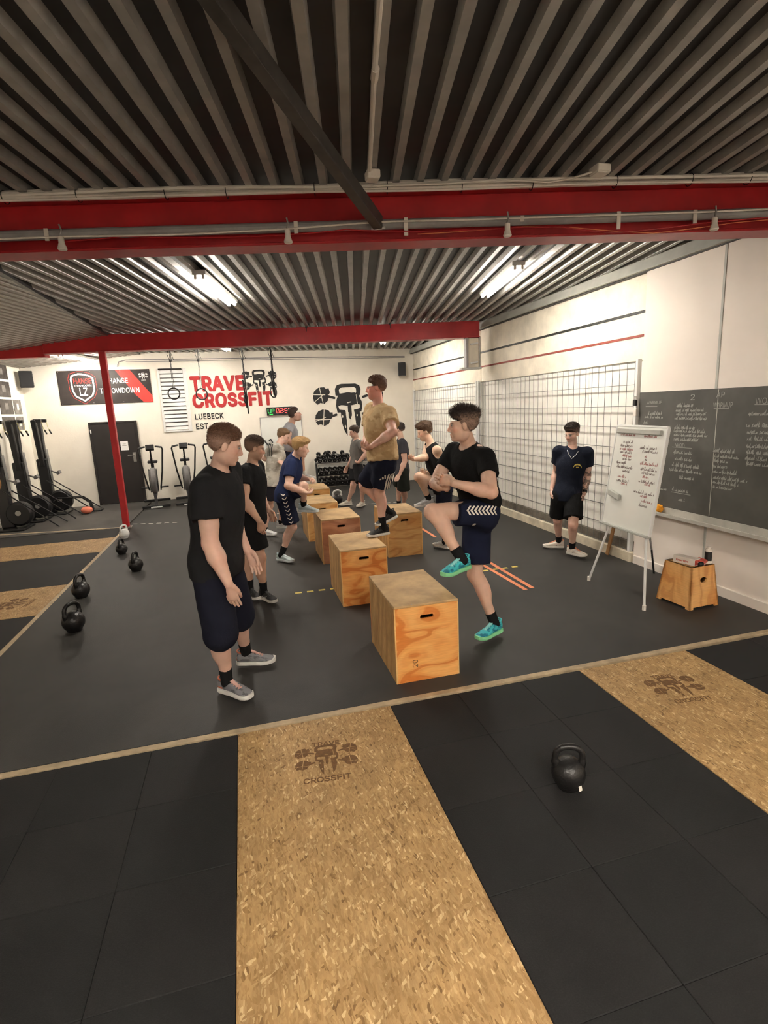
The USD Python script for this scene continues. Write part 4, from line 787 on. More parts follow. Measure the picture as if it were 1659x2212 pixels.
def axis(lo, hi, h, fine):
    """grid coordinates with step h, finer within the intervals (a, b, step)"""
    x = [lo]
    while x[-1] < hi:
        st = h
        for a, b, s in fine:
            if a - h < x[-1] < b: st = min(st, s)
        x.append(x[-1] + st)
    return A(x, np.float64)
class BoxOf:                                      # only widens the grid so that the hands fit
    def __init__(s, prims): s.lo = np.min([p.box()[0] for p in prims], 0); s.hi = np.max([p.box()[1] for p in prims], 0); s.k = 0.
    def box(s): return s.lo, s.hi
class Field:
    def __init__(s, prims, h, fine=(), pad=.03):
        lo = np.min([p.box()[0] for p in prims], 0) - pad; hi = np.max([p.box()[1] for p in prims], 0) + pad
        s.ax = [axis(lo[i], hi[i], h, [(f[0][i], f[1][i], f[2]) for f in fine]) for i in range(3)]
        s.F = np.full([len(a) for a in s.ax], .25, np.float32)
        for p in prims:
            if not isinstance(p, BoxOf): s.add(p)
    def sub(s, lo, hi):
        sl = tuple(slice(max(0, np.searchsorted(s.ax[i], lo[i]) - 1), np.searchsorted(s.ax[i], hi[i]) + 1) for i in range(3))
        return sl, np.stack(np.meshgrid(*[s.ax[i][sl[i]] for i in range(3)], indexing='ij'), -1)
    def add(s, p, op='union'):
        lo, hi = p.box(); m = .035 + p.k; sl, P = s.sub(lo - m, hi + m)
        if 0 in P.shape: return
        d = p.d(P)
        s.F[sl] = smin(s.F[sl], d, p.k) if op == 'union' else -smin(-s.F[sl], d, p.k)
    def clip(s, fn):
        P = np.stack(np.meshgrid(*s.ax, indexing='ij'), -1); s.F = np.maximum(s.F, fn(P).astype(np.float32))
    def displace(s, amp, fr, seed):
        m = np.abs(s.F) < .03; I = np.nonzero(m); P = np.stack([s.ax[i][I[i]] for i in range(3)], -1)
        s.F[m] += amp * (meshkit.fbm(P * A(fr), 3, seed) - .5) * 2
    def mesh(s):
        F = s.F; n = A(F.shape); neg = F < 0; c = np.zeros(n - 1, np.int8); sls = [(slice(0, -1), slice(1, None))] * 3
        for q in np.ndindex(2, 2, 2): c += neg[tuple(sls[i][q[i]] for i in range(3))]
        act = (c > 0) & (c < 8); I = A(np.nonzero(act)).T; idx = np.full(n - 1, -1, np.int64); idx[act] = np.arange(len(I))
        S = np.zeros((len(I), 3)); N = np.zeros(len(I))
        for ax in range(3):
            o1, o2 = [k for k in range(3) if k != ax]
            for q in np.ndindex(2, 2):
                a = I.copy(); a[:, o1] += q[0]; a[:, o2] += q[1]; b = a.copy(); b[:, ax] += 1
                fa, fb = F[tuple(a.T)], F[tuple(b.T)]; x = (fa < 0) != (fb < 0); t = fa[x] / (fa[x] - fb[x]); pt = a[x].astype(float); pt[:, ax] += t; S[x] += pt; N[x] += 1
        V = S / N[:, None]; V = np.stack([np.interp(V[:, i], np.arange(n[i]), s.ax[i]) for i in range(3)], 1); Q = []
        for ax in range(3):
            o1, o2 = (ax + 1) % 3, (ax + 2) % 3; sa = [slice(None)] * 3; sb2 = [slice(None)] * 3; sa[ax] = slice(0, -1); sb2[ax] = slice(1, None)
            x = neg[tuple(sa)] != neg[tuple(sb2)]; E = A(np.nonzero(x)).T; E = E[(E[:, o1] > 0) & (E[:, o2] > 0) & (E[:, o1] < n[o1] - 1) & (E[:, o2] < n[o2] - 1)]
            g = []
            for d1, d2 in ((-1, -1), (0, -1), (0, 0), (-1, 0)): e = E.copy(); e[:, o1] += d1; e[:, o2] += d2; g.append(idx[tuple(e.T)])
            g = np.stack(g, 1); fl2 = neg[tuple(E.T)]; g[~fl2] = g[~fl2][:, ::-1]; Q.append(g)
        Q = np.vstack(Q); return trimesh.Trimesh(V, np.vstack([Q[:, [0, 1, 2]], Q[:, [0, 2, 3]]]), process=False)
def clean(m, keep=.03):
    cc = trimesh.graph.connected_component_labels(m.face_adjacency, node_count=len(m.faces)); ct = np.bincount(cc); f = m.faces[ct[cc] > keep * ct.max()]
    u, inv = np.unique(f, return_inverse=True); return trimesh.Trimesh(m.vertices[u], inv.reshape(-1, 3), process=False)

def hand_prims(w, tip, thumb, inward, s, curl, spread=.0, rmin=0.):
    """wrist point, fingertip direction, thumb side, the side the palm looks to; curl 0 flat .. 1 fist"""
    d = unit(tip - w); t = unit(thumb - d * (thumb @ d)); n = np.cross(d, t); n = n if n @ inward > 0 else -n
    L = .19 * s; out = [Cap(w - d * .015, w + d * L * .44 + t * .002, .024 * s, .029 * s, n, .62, .012), Cap(w + d * L * .3, w + d * L * .46, .03 * s, .033 * s, n, .5, .01)]
    fr = max(.0085 * s, rmin)
    for i, (off, ln) in enumerate(((.030, .078), (.010, .088), (-.0105, .082), (-.030, .064))):
        b = w + d * L * (.47 - .02 * (i in (0, 3))) + t * off * s; a = curl * (.75 + .12 * i) + .12; p = b; dr = unit(d + t * spread * (off / .03))
        for j, fq in enumerate((.45, .32, .23)):
            th = a * (.55 + .55 * j); v = dr * math.cos(min(th, 2.4)) + n * math.sin(min(th, 2.4)); q = p + v * ln * fq * s; out.append(Cap(p, q, fr * (1.08 - .08 * j), fr * (1.0 - .08 * j), k=.004)); p = q
    b = w + d * L * .12 + t * .024 * s; k1 = b + (d * .88 + t * .3 + n * .32) * .046 * s; k2 = k1 + unit(d * .95 + t * .02 + n * .35) * .032 * s; k3 = k2 + unit(d * .9 - t * .15 + n * .4) * .025 * s
    out += [Cap(b, k1, .017 * s, .013 * s, k=.01), Cap(k1, k2, .0115 * s, .0105 * s, k=.004), Cap(k2, k3, .0105 * s, .0085 * s, k=.004)]
    return out
def head_frame(yaw, pitch, roll=0.):
    y, p = math.radians(yaw), math.radians(pitch); f = A([math.cos(y) * math.cos(p), math.sin(y) * math.cos(p), math.sin(p)]); l = A([-math.sin(y), math.cos(y), 0]); u = np.cross(f, l)
    r = math.radians(roll); return np.stack([f, l * math.cos(r) + u * math.sin(r), u * math.cos(r) - l * math.sin(r)], 1)
def head_prims(c, F, s, jaw=1.):
    P = lambda x, y, z: c + F @ (A([x, y, z]) * s); r = lambda *q: A(q) * s; k = .012 * s
    return [Ell(P(-.014, 0, .03), r(.098, .076, .086), F, k), Ell(P(.026, 0, -.03), r(.068, .063, .09), F, .02 * s), Ell(P(.02, 0, -.07), r(.06, .056 * jaw, .05), F, .015 * s), Ell(P(.062, 0, -.1), r(.026, .027 * jaw, .02), F, .014 * s),
            Cap(P(.07, -.032, .022), P(.07, .032, .022), .015 * s, .015 * s, k=.012 * s), Ell(P(.05, .042, -.022), r(.03, .02, .024), F, .012 * s), Ell(P(.05, -.042, -.022), r(.03, .02, .024), F, .012 * s)], \
           [Ell(P(.098, .032, .002), r(.02, .018, .012), F, .008 * s), Ell(P(.098, -.032, .002), r(.02, .018, .012), F, .008 * s)], \
           [Cap(P(.086, 0, .012), P(.103, 0, -.031), .009 * s, .0125 * s, k=.01 * s), Ell(P(.096, .013, -.038), r(.012, .008, .009), F, .005 * s), Ell(P(.096, -.013, -.038), r(.012, .008, .009), F, .005 * s),
            Cap(P(.083, -.02, -.066), P(.083, .02, -.066), .008 * s, .008 * s, k=.004 * s), Cap(P(.088, -.008, -.065), P(.088, .008, -.065), .008 * s, .008 * s, k=.004 * s), Cap(P(.083, -.014, -.079), P(.083, .014, -.079), .0085 * s, .0085 * s, k=.004 * s),
            Cap(P(.078, .03, -.003), P(.079, .03, -.003), .0125 * s, .0125 * s, k=.002 * s), Cap(P(.078, -.03, -.003), P(.079, -.03, -.003), .0125 * s, .0125 * s, k=.002 * s)] + \
           [Ell(P(-.006, e * .078, -.006), r(.019, .009, .032), F @ rot3(e * -.35, 0, .15), .005 * s) for e in (-1, 1)]
def loft(rings):
    n = len(rings[0]); V = np.vstack(rings + [rings[0].mean(0)[None], rings[-1].mean(0)[None]]); Fc = []
    for i in range(len(rings) - 1):
        for j in range(n): a, b = i * n + j, i * n + (j + 1) % n; Fc += [(a, b, b + n), (a, b + n, a + n)]
    k = len(rings) * n
    for j in range(n): Fc += [(k, (j + 1) % n, j), (k + 1, k - n + j, k - n + (j + 1) % n)]
    m = trimesh.Trimesh(V, A(Fc), process=False); 
    if m.volume < 0: m.invert()
    return m
SX = A([0, .02, .08, .25, .45, .65, .8, .92, .985, 1.]); SW = A([.020, .030, .037, .038, .037, .044, .046, .039, .026, .013]); ST = A([.05, .094, .108, .104, .088, .068, .055, .046, .037, .028])
def shoe(person, A_, toe, s, cols, pitch=None, side=1, logo=None, high=1.):
    """a laced trainer: upper, sole, collar, laces; A_ ankle, toe the direction to the toe tip"""
    d = A(toe, float); L = .285 * s; d0 = unit(d); lat = unit(np.cross(UP, d0)); up = np.cross(d0, lat); heel = A_ - d0 * .07 * s - up * .085 * s
    pt = lambda x, y, z: heel + d0 * x + lat * y + up * z
    rings, soles, top = [], [], []
    for x, w, t in zip(SX, SW * s, ST * s * high):
        ang = np.linspace(0, 2 * np.pi, 20, endpoint=False); lift = .012 * max(0, x - .75) / .25 * s; b = .02 * s + lift; cx = (.006 * math.sin(x * 3)) * -side * s
        rings.append(A([pt(x * L, cx + w * np.sign(math.cos(a)) * abs(math.cos(a)) ** .75, b + (t - b) * (.5 + .5 * np.sign(math.sin(a)) * abs(math.sin(a)) ** .8)) for a in ang]))
        ws = w * 1.1 + .002; soles.append(A([pt(x * L * 1.03 - .004, cx + y * ws, z) for y, z in ((-1, .006 + lift), (-.9, lift * 1.0), (.9, lift * 1.0), (1, .006 + lift), (1.02, .016 + lift), (.98, .03 * s + lift), (-.98, .03 * s + lift), (-1.02, .016 + lift))]))
    um = trimesh.Trimesh(*trimesh.remesh.subdivide(*trimesh.remesh.subdivide(loft(rings).vertices, loft(rings).faces)), process=False); um.merge_vertices(); n_ = meshkit.fbm((um.vertices - heel) * 42., 2, 9)[:, None]; c0 = A(cols[0])
    sh = part(person, 'shoe', um, 'shoe', smooth=True, tint=np.where(n_ > .56, A(cols[5]) if len(cols) > 5 else c0 * .82, c0), world=True)
    part(sh, 'sole', loft(soles), 'shoe', smooth=40, tint=cols[1], world=True)
    part(sh, 'heel_patch', loft([A([pt(x * L - .0025, w2 * (1.08) * math.cos(a) + 0, .03 * s + (.03 * s) * (.5 + .5 * math.sin(a))) for a in np.linspace(0, 2 * np.pi, 12, endpoint=False)]) for x, w2 in ((-.002, .016 * s), (.03, .029 * s), (.1, .0345 * s), (.2, .0345 * s))]), 'shoe', smooth=40, tint=cols[2], world=True)
    part(sh, 'collar', tube([pt(L * (.135 + .125 * math.cos(a)), .033 * s * math.sin(a), (.101 + .008 * math.cos(a + math.pi)) * s * high) for a in np.linspace(0, 2 * np.pi, 15)[:-1]], .0065 * s, 6, True), 'shoe', tint=cols[2], world=True)
    part(sh, 'tongue', hull(np.vstack([pt(x * L, y * s, (np.interp(x, SX, ST * s * high) + dz * s)) for x, y, dz in ((.27, -.016, .018), (.27, .016, .018), (.3, -.016, .012), (.3, .016, .012), (.7, -.01, .0), (.7, .01, .0), (.3, 0, -.01), (.68, 0, -.01))])), 'shoe', tint=cols[3], world=True)
    lc = [tube([pt(x * L, -.018 * s, np.interp(x, SX, ST * s * high) - .002), pt((x + .02) * L, 0, np.interp(x, SX, ST * s * high) + .004), pt(x * L, .018 * s, np.interp(x, SX, ST * s * high) - .002)], .0045 * s, 5) for x in (.36, .44, .52, .60, .67)]
    part(sh, 'laces', cat(lc), 'shoe', tint=cols[3], world=True)
    if logo is not None:
        for e in (-1, 1):
            g = extr(affinity.scale(logo, 1, 1, origin=(0, 0)), .002); wv = np.interp(.42, SX, SW * s)
            part(sh, 'side_mark', place(g, pt(.3 * L, e * (wv + .0015) - (.001 if e > 0 else -.001), .034 * s), d0, up, lat * e), 'shoe', smooth=False, tint=cols[4], world=True)
    return sh
SWOOSH = Polygon([(0, .012), (.012, .0), (.03, .002), (.1, .034), (.035, .012), (.018, .011), (.006, .022)])
def project(cloth, poly, o, ux, uy, depth=.003, sub=.012):
    """a flat mark laid onto the cloth along -(ux x uy): polygon in metres about o"""
    m = extr(poly, .001); m = trimesh.Trimesh(*trimesh.remesh.subdivide_to_size(m.vertices, m.faces, sub), process=False); m.merge_vertices()
    ux, uy = unit(ux), unit(uy); nz = unit(np.cross(ux, uy)); P = o + m.vertices[:, :1] * ux + m.vertices[:, 1:2] * uy + nz * .35
    V, Fc = np.asarray(cloth.vertices), np.asarray(cloth.faces); cent = V[Fc].mean(1); near = np.linalg.norm((cent - o) - ((cent - o) @ nz)[:, None] * nz, axis=1) < np.abs(m.vertices[:, :2]).max() * 1.5 + .05; near &= np.abs((cent - o) @ nz) < .3
    T = V[Fc[near]]; e1, e2 = T[:, 1] - T[:, 0], T[:, 2] - T[:, 0]; h = np.cross(-nz, e2); det = (e1 * h).sum(1); det = np.where(np.abs(det) < 1e-12, 1e-12, det); hit = np.full(len(P), np.nan)
    for i, p in enumerate(P):
        sv = p - T[:, 0]; u = (sv * h).sum(1) / det; q = np.cross(sv, e1); v = (q @ -nz) / det; t = (e2 * q).sum(1) / det; ok = (u >= -.001) & (v >= -.001) & (u + v <= 1.001) & (t > 0)
        if ok.any(): hit[i] = t[ok].min()
    hit = np.where(np.isnan(hit), np.nanmedian(hit), hit); top = m.vertices[:, 2] > .0005
    m.vertices = P - nz * hit[:, None] + nz * np.where(top, depth, -.002)[:, None]; return m

def person(label, J, H, yaw_head, pitch_head, shirt, shorts, hair, skin=(.60, .36, .26), sock=(.012, .012, .013), shoes=None, near=False, curl=(.35, .35), hands=None, roll=0., stub=0., tattoo=False, toes=None, jaw=1., bulk=1., mid=False, blush=(), arm=1.12, leg=1.06):
    """J: joints in world coordinates (HL HR KL KR AL AR SL SR EL ER WL WR NK HD), FL/FR finger tips, TL/TR toe directions"""
    J = {k: A(v, float) for k, v in J.items()}; s = H / 1.8; rs = random.Random(int(H * 1000) + int(J['NK'][0] * 100))
    hc = (J['HL'] + J['HR']) / 2; u = unit(J['NK'] - hc); sc = (J['SL'] + J['SR']) / 2; l = unit((J['SL'] - J['SR']) - u * ((J['SL'] - J['SR']) @ u)); f = np.cross(l, u)
    lp = unit((J['HL'] - J['HR']) * A([1, 1, .3])); fp_ = unit(np.cross(lp, UP * .7 + u * .3)); Ft = np.stack([l, f, u], 1); Fp = np.stack([lp, fp_, np.cross(lp, fp_)], 1)
    t = thing('person', label, 'person', (J['AL'] * A([.5, .5, 0]) + J['AR'] * A([.5, .5, 0])))
    T = np.linalg.norm(J['NK'] - hc); b = bulk * s
    C = lambda k: hc + u * T * k
    torso = [Ell(hc + UP * .02, A([.158, .108, .125]) * b, Fp, .04), Ell(C(.33), A([.142, .1, .15]) * b, Ft, .05), Ell(C(.66) + f * .012, A([.165, .112, .17]) * b, Ft, .05), Ell(C(.86), A([.15, .085, .09]) * b, Ft, .05),
             Cap(J['SL'] - l * .05 - u * .01, J['SR'] + l * .05 - u * .01, .05 * b, .05 * b, k=.05)]
    neck = [Cap(J['NK'] - u * .05, J['NK'] + (J['HD'] - J['NK']) * .62, .062 * s, .054 * s, k=.03)]
    arms = []
    for q in 'LR':
        S, E, W = J['S' + q], J['E' + q], J['W' + q]; e = unit(W - E)
        a_ = arm * s; arms += [Cap(S - u * .008, S + (E - S) * .25, .052 * a_, .05 * a_, k=.02), Cap(S, E, .049 * a_, .040 * a_, k=.02), Ell(S + (E - S) * .6 + f * .012, A([.046, .046, .09]) * a_, np.stack(frame_of(E - S)[1:] + (unit(E - S),), 1), .02), Cap(E, E + (W - E) * .35, .041 * a_, .045 * a_, k=.02), Cap(E + (W - E) * .3, W, .043 * a_, .0275 * s, k=.02)]
    legs = []
    for q in 'LR':
        K, N = J['K' + q], J['A' + q]; Hh = J['H' + q]; e = unit(N - K); back = unit(-(fp_ - e * (fp_ @ e)))
        g_ = leg * s; legs += [Cap(Hh, K, .084 * g_, .056 * g_, k=.04), Cap(K + back * .0, K + (N - K) * .1, .055 * g_, .052 * g_, k=.02), Cap(K, N, .05 * g_, .036 * s, k=.02), Ell(K + (N - K) * .28 + back * .022 * s, A([.052, .052, .13]) * g_, np.stack([np.cross(back, e), back, e], 1), .02), Ell(K - back * .03 * s, A([.035, .035, .045]) * s, np.eye(3), .02)]
        td = unit(J.get('T' + q, fp_ * A([1, 1, 0]))); fu_ = np.cross(td, unit(np.cross(UP, td))); legs.append(Cap(N, N + td * .06 * s - fu_ * .035, .032 * s, .024 * s, k=.01))
    hp, fine = [], []; gs = .0042 if near else (.0062 if mid else .0085)
    for i, q in enumerate('LR'):
        E, W = J['E' + q], J['W' + q]; tip = J.get('F' + q, W + unit(W - E) * .19 * s); hd = (hands or {}).get(q, {})
        hp += hand_prims(W, tip, A(hd.get('thumb', f + u * .3), float), A(hd.get('in', (-l if q == 'L' else l) - f * .2), float), s * 1.03, hd.get('curl', curl[i]), hd.get('spread', 0.), gs * 1.45); m = W + unit(tip - W) * .1; fine.append((m - .115, m + .115, gs))
    HF = head_frame(yaw_head, pitch_head, roll); hd1, hd2, hd3 = head_prims(J['HD'], HF, s, jaw)
    fine.append((J['HD'] - .15 * s, J['HD'] + .15 * s, gs * .95))
    fld = Field(torso + neck + arms + legs + hp[:0] + [BoxOf(hp)], .0095 if near else (.012 if mid else .015), fine)
    for p in hd1: fld.add(p)
    for p in hd2: fld.add(p, 'cut')
    for p in hd3: fld.add(p)
    for p in hp: fld.add(p)
    body = clean(fld.mesh()); V = body.vertices
    # skin tint: lips, brows, stubble, knuckles and knees a little redder
    tint = np.tile(A(skin), (len(V), 1)); q = ((V - J['HD']) @ HF) / s; isf = np.linalg.norm(q, axis=1) < .16
    def mixin(w, col, a): w = np.clip(np.asarray(w, float), 0, 1)[:, None] * a; tint[:] = tint * (1 - w) + A(col) * w
    def soft(x, half, edge): return np.clip((half + edge - np.abs(x)) / (2 * edge), 0, 1)
    hc_ = A(hair['col']); front = isf * soft(q[:, 0] - .1, .03, .01)
    mixin(isf * np.exp(-(((q - A([.06, 0, -.022])) / A([.03, 1., .022])) ** 2).sum(1) - ((np.abs(q[:, 1]) - .045) / .02) ** 2), (.64, .20, .14), .45)
    mixin(isf * np.exp(-(((q - A([.108, 0, -.03])) / .02) ** 2).sum(1)), (.64, .2, .14), .35)
    mixin(isf * (q[:, 0] > .07) * soft(q[:, 2] + .0725, .0105, .003) * soft(q[:, 1], .021, .004), (.42, .14, .11), .65)
    mixin(isf * (q[:, 0] > .065) * soft(q[:, 2] - .0215 + np.abs(q[:, 1]) * .1, .0045, .0025) * soft(np.abs(q[:, 1]) - .031, .017, .004), hc_ * .9, .8)
    mixin(isf * (q[:, 0] > .065) * soft(q[:, 2] - .002, .0045, .003) * soft(np.abs(q[:, 1]) - .031, .012, .004), (.06, .04, .03), .75)
    if stub: mixin(isf * np.clip((-.035 - q[:, 2]) / .03, 0, 1) * np.clip((q[:, 0] + .02) / .03, 0, 1) * (1 - soft(q[:, 2] + .0725, .0105, .003) * soft(q[:, 1], .021, .004)) * (q[:, 2] > -.13), hc_, stub)
    if hair.get('moustache'): mixin(isf * (q[:, 0] > .08) * soft(q[:, 2] + .053, .006, .003) * soft(q[:, 1], .024, .004), hc_, hair['moustache'])
    for k in ('KL', 'KR', 'EL', 'ER'): mixin(np.exp(-(np.linalg.norm(V - J[k], axis=1) / .06) ** 2), (.62, .27, .19), .35)
    if tattoo:
        for e, w in (('EL', 'WL'), ('ER', 'WR')):
            d1 = np.linalg.norm(np.cross(V - J[e], unit(J[w] - J[e])), axis=1) < .07; tt = (V - J[e]) @ unit(J[w] - J[e]); m = d1 & (tt > -.12 if e == 'ER' else tt > -.05) & (tt < (.36 if e == 'EL' else .06)); n_ = meshkit.fbm(V * 30., 3, 5); mixin(m & (n_ > .5), (.03, .035, .035), .75)
    for c_, r_, col in blush: mixin(np.exp(-(np.linalg.norm(V - A(c_), axis=1) / r_) ** 4), col, .5)
    part(t, 'body', body, 'skin', smooth=True, tint=tint, world=True)
    # hair
    th, sd = hair.get('top', .02), hair.get('side', .007)
    hb = Ell(J['HD'] + HF @ (A([-.014, 0, .03]) * s), A([.098 + th, .076 + th, .086 + th]) * s, HF, .01); hf = Field([hb], gs * .95 if near else gs, pad=.02)
    P = np.stack(np.meshgrid(*hf.ax, indexing='ij'), -1); L_ = ((P - J['HD']) @ HF) / s
    z = L_[..., 2]; w = np.clip((z - .03) / .06, 0, 1); w = w * w * (3 - 2 * w); k0 = np.sqrt((((L_ - A([-.014, 0, .03])) / A([.098, .076, .086])) ** 2).sum(-1)); line = np.interp(L_[..., 0], (-.12, -.05, -.015, .018, .03, .062, .085, .12), A([-.062, -.052, -.006, .006, .040, .057, .064, .067]) + hair.get('line', 0.)); edge = np.clip((z - line) / np.interp(L_[..., 0], (0., .05), (.02, .045)), .06, 1.); d = (k0 - 1) * .082 - (sd + (th - sd) * w) * edge
    if hair.get('front'): d -= hair['front'] * np.clip((L_[..., 0] - .02) / .07, 0, 1) * w * edge
    d -= hair.get('rough', .004) * 2 * (meshkit.fbm(L_ * hair.get('freq', 60.), 2, 3) - .5) * (.3 + .7 * w)
    hf.F = np.maximum(d, line - z).astype(np.float32) * s; hm = clean(hf.mesh(), .2); hv = ((hm.vertices - J['HD']) @ HF) / s; wv = np.clip((hv[:, 2] + .0 - hair.get('fade', -.05)) / .045, 0, 1)[:, None]
    n_ = meshkit.fbm(hv * A([30, 120, 30]), 2, 8)[:, None]; part(t, 'hair', hm, 'hair', smooth=True, tint=(hc_ * (.75 + .5 * n_)) * wv + (hc_ * .45 + A(skin) * .4) * (1 - wv), world=True)
    if near or mid:
        nr = np.random.default_rng(int(H * 1000) + 5); pts_, fi = trimesh.sample.sample_surface(hm, 3800 if near else 1800, seed=int(H * 1000) + 5); nn = hm.face_normals[fi]; lv = ((pts_ - J['HD']) @ HF) / s; topw = np.clip((lv[:, 2] - .02) / .07, 0, 1)[:, None]
        comb = (HF @ A(hair.get('comb', (.35, .0, .25)))) + nr.normal(0, hair.get('wild', .14), (len(pts_), 3)); dr = nn * .55 + comb * (.4 + .6 * topw); dr /= np.linalg.norm(dr, axis=1)[:, None]; Ln = (.005 + hair.get('strand', .008) * topw) * s
        c1 = pts_ + dr * Ln * .5; c2 = c1 + (dr * .8 + comb * .45 + nr.normal(0, hair.get('wild', .14), (len(pts_), 3))) * Ln * .5; cv = np.stack([pts_ - nn * .003, c1, c2], 1).reshape(-1, 3)
        bc = UsdGeom.BasisCurves.Define(stage, numbered(path_of(t), 'hair_strands')); bc.CreateTypeAttr('linear'); bc.CreateCurveVertexCountsAttr(Vt.IntArray.FromNumpy(np.full(len(pts_), 3, np.int32))); bc.CreatePointsAttr(Vt.Vec3fArray.FromNumpy((cv - BASE[path_of(t)]).astype(np.float32)))
        bc.CreateWidthsAttr(Vt.FloatArray.FromNumpy(np.tile(A([.0016, .0014, .0006], np.float32) * (1. if near else 1.5), len(pts_)))); bc.SetWidthsInterpolation('vertex'); keys(bc.GetPrim(), kind='stuff')
        mn = f'hair_{len(LOOKS)}'; plain(mn, tuple(hc_ * 1.15), .5, var=.35, scale=60.); UsdShade.MaterialBindingAPI.Apply(bc.GetPrim()).Bind(LOOKS[mn])
        for e in (-1, 1):
            ey = sphere(J['HD'] + HF @ (A([.0785, e * .031, .0]) * s), .0118 * s, 2); ev = ((ey.vertices - J['HD']) @ HF) / s - A([.0785, e * .031, 0]); dark = (ev[:, 0] > .0068)
            part(t, 'eye', ey, 'skin', smooth=True, tint=np.where(dark[:, None], A([.03, .02, .015]), A([.3, .26, .23])), world=True)
    # shirt
    hs = .0085 if near else .012; hem = shirt.get('hem', -.06); lo = shirt.get('loose', .018); g = lo
    tor = [Cut(Cap(C(.75), hc + UP * .0 + (u * .5 + UP * .5) * hem * 2.2, .118 * b + g * .3, .116 * b + g, l, 1.36, .03), (hc + u * hem, -(u * .5 + UP * .5))), Ell(C(.62) + f * .012, A([.168, .116, .2]) * b + g, Ft, .04), Cap(J['SL'] - l * .05 - u * .01, J['SR'] + l * .05 - u * .01, .060 * b + g * .55, .060 * b + g * .55, k=.05), Cap(J['NK'] - u * .03, sc - u * .06, .06 * s + g * .5, .1 * b, l, 1.2, .04), Ell(hc + UP * .0, A([.166, .118, .15]) * b + g, Fp, .03) if hem < -.02 else Ell(C(.3), A([.145, .104, .14]) * b + g, Ft, .03)]
    tor = [p if isinstance(p, Cut) else Cut(p, (hc + u * hem, -(u * .5 + UP * .5))) for p in tor]; slv = shirt.get('sleeve', .62)
    if slv > 0:
        for q in 'LR':
            S, E = J['S' + q], J['E' + q]; d_ = unit(E - S); tor.append(Cut(Cap(S - u * .006, S + (E - S) * (slv + .2), .0605 * arm * s + g * .36, .058 * arm * s + g * .8, k=.035), (S + (E - S) * slv, d_)))
    cf = Field(tor, hs, [(J['NK'] - .13, J['NK'] + .13, .0055 if near else .008)], pad=.02); nk = Cap(J['NK'] - u * shirt.get('neck', .02) + f * .012, J['NK'] + (J['HD'] - J['NK']) * .9 + f * .03 + u * .05, .062 * s, .098 * s, k=.006); cf.add(nk, 'cut')
    if shirt.get('vest'):
        for q, e in (('L', 1), ('R', -1)): cf.add(Ell(J['S' + q] + l * e * .035 + u * .0, A([.085, .14, .15]) * s, Ft, .01), 'cut')
    cf.displace(shirt.get('fold', .010), (8, 8, 5), rs.randint(0, 99)); cf.displace(.0035, (22, 22, 12), rs.randint(0, 99)); cm = clean(cf.mesh()); v = cm.vertices; col = A(shirt['col'])
    tc = np.tile(col, (len(v), 1)) * (.94 + .12 * meshkit.fbm(v * 3., 2, 3)[:, None])
    if 'camo' in shirt:
        n1, n2 = meshkit.fbm(v * A([9, 9, 14]), 3, 21), meshkit.fbm(v * A([13, 13, 20]), 3, 57)
        tc[n1 > .56] = A(shirt['camo'][0]); tc[n2 > .6] = A(shirt['camo'][1])
    sp_ = part(t, 'vest' if shirt.get('vest') else 'shirt', cm, 'cloth', smooth=True, tint=tc, world=True)
    # shorts
    g = shorts.get('loose', .02); wz = shorts.get('waist', .09); pr = [Cut(Ell(hc + UP * .01, A([.16, .112, .15]) * b + g * .3, Fp, .04), (hc + u * wz, u))]
    for i, q in enumerate('LR'):
        g2 = s * leg; Hh, K = J['H' + q], J['K' + q]; d_ = unit(K - Hh); tt = shorts['len'][i] if isinstance(shorts['len'], tuple) else shorts['len']; end = Hh + (K - Hh) * min(tt, 1.)
        if tt > 1.0: N = J['A' + q]; pr += [Cut(Cap(Hh + (K - Hh) * .06, K, .092 * g2 + g * .5, .072 * g2 + g, k=.05), (hc + u * .02, u)), Cut(Cap(K, K + (N - K) * (tt - 1.) * 1.6, .072 * s + g, .06 * s + g * .5, k=.03), (K + (N - K) * (tt - 1.), unit(N - K)))]
        else: pr.append(Cut(Cap(Hh + (K - Hh) * .06, Hh + (K - Hh) * (tt + .2), .092 * g2 + g * .35, .078 * g2 + g * 1.25 * shorts.get('flare', 1.), k=.05), (end, d_), (hc + u * (.02 if d_ @ u < -.75 else .16), u)))
    sf = Field(pr, hs, pad=.02); sf.displace(shorts.get('fold', .010), (8, 8, 4), rs.randint(0, 99)); sf.displace(.003, (20, 20, 10), rs.randint(0, 99)); sm = clean(sf.mesh()); v = sm.vertices; tc = np.tile(A(shorts['col']), (len(v), 1)) * (.94 + .12 * meshkit.fbm(v * 3., 2, 4)[:, None]); so_ = part(t, 'shorts', sm, 'cloth', smooth=True, tint=tc, world=True)
    # socks and shoes
    for i, q in enumerate('LR'):
        if sock is not None:
            N, K = J['A' + q], J['K' + q]; e = unit(K - N); part(t, 'sock', sock_mesh(N, e, unit(J.get('T' + q, fp_ * A([1, 1, 0]))), shoes.get('sock', .1) * s, s), 'cloth', tint=A(sock), world=True)
        d_ = J.get('T' + q, fp_ * A([1, 1, 0])); shoe(t, J['A' + q], d_, s * shoes.get('size', 1.), shoes['cols'], side=1 if q == 'L' else -1, logo=shoes.get('logo'))
    return dict(prim=t, shirt=(sp_, cm), shorts=(so_, sm), J=J, f=f, l=l, u=u, hc=hc, s=s, HF=HF, lp=lp, fp=fp_)
def lathe_between(a, b, r0, r1):
    d = unit(b - a); pts = [a + (b - a) * x for x in (0, .15, .5, .85, .97, 1.)]; return tube(pts, [r0, r0, (r0 + r1) / 2, r1, r1 * 1.02, r1 * .97], 16)

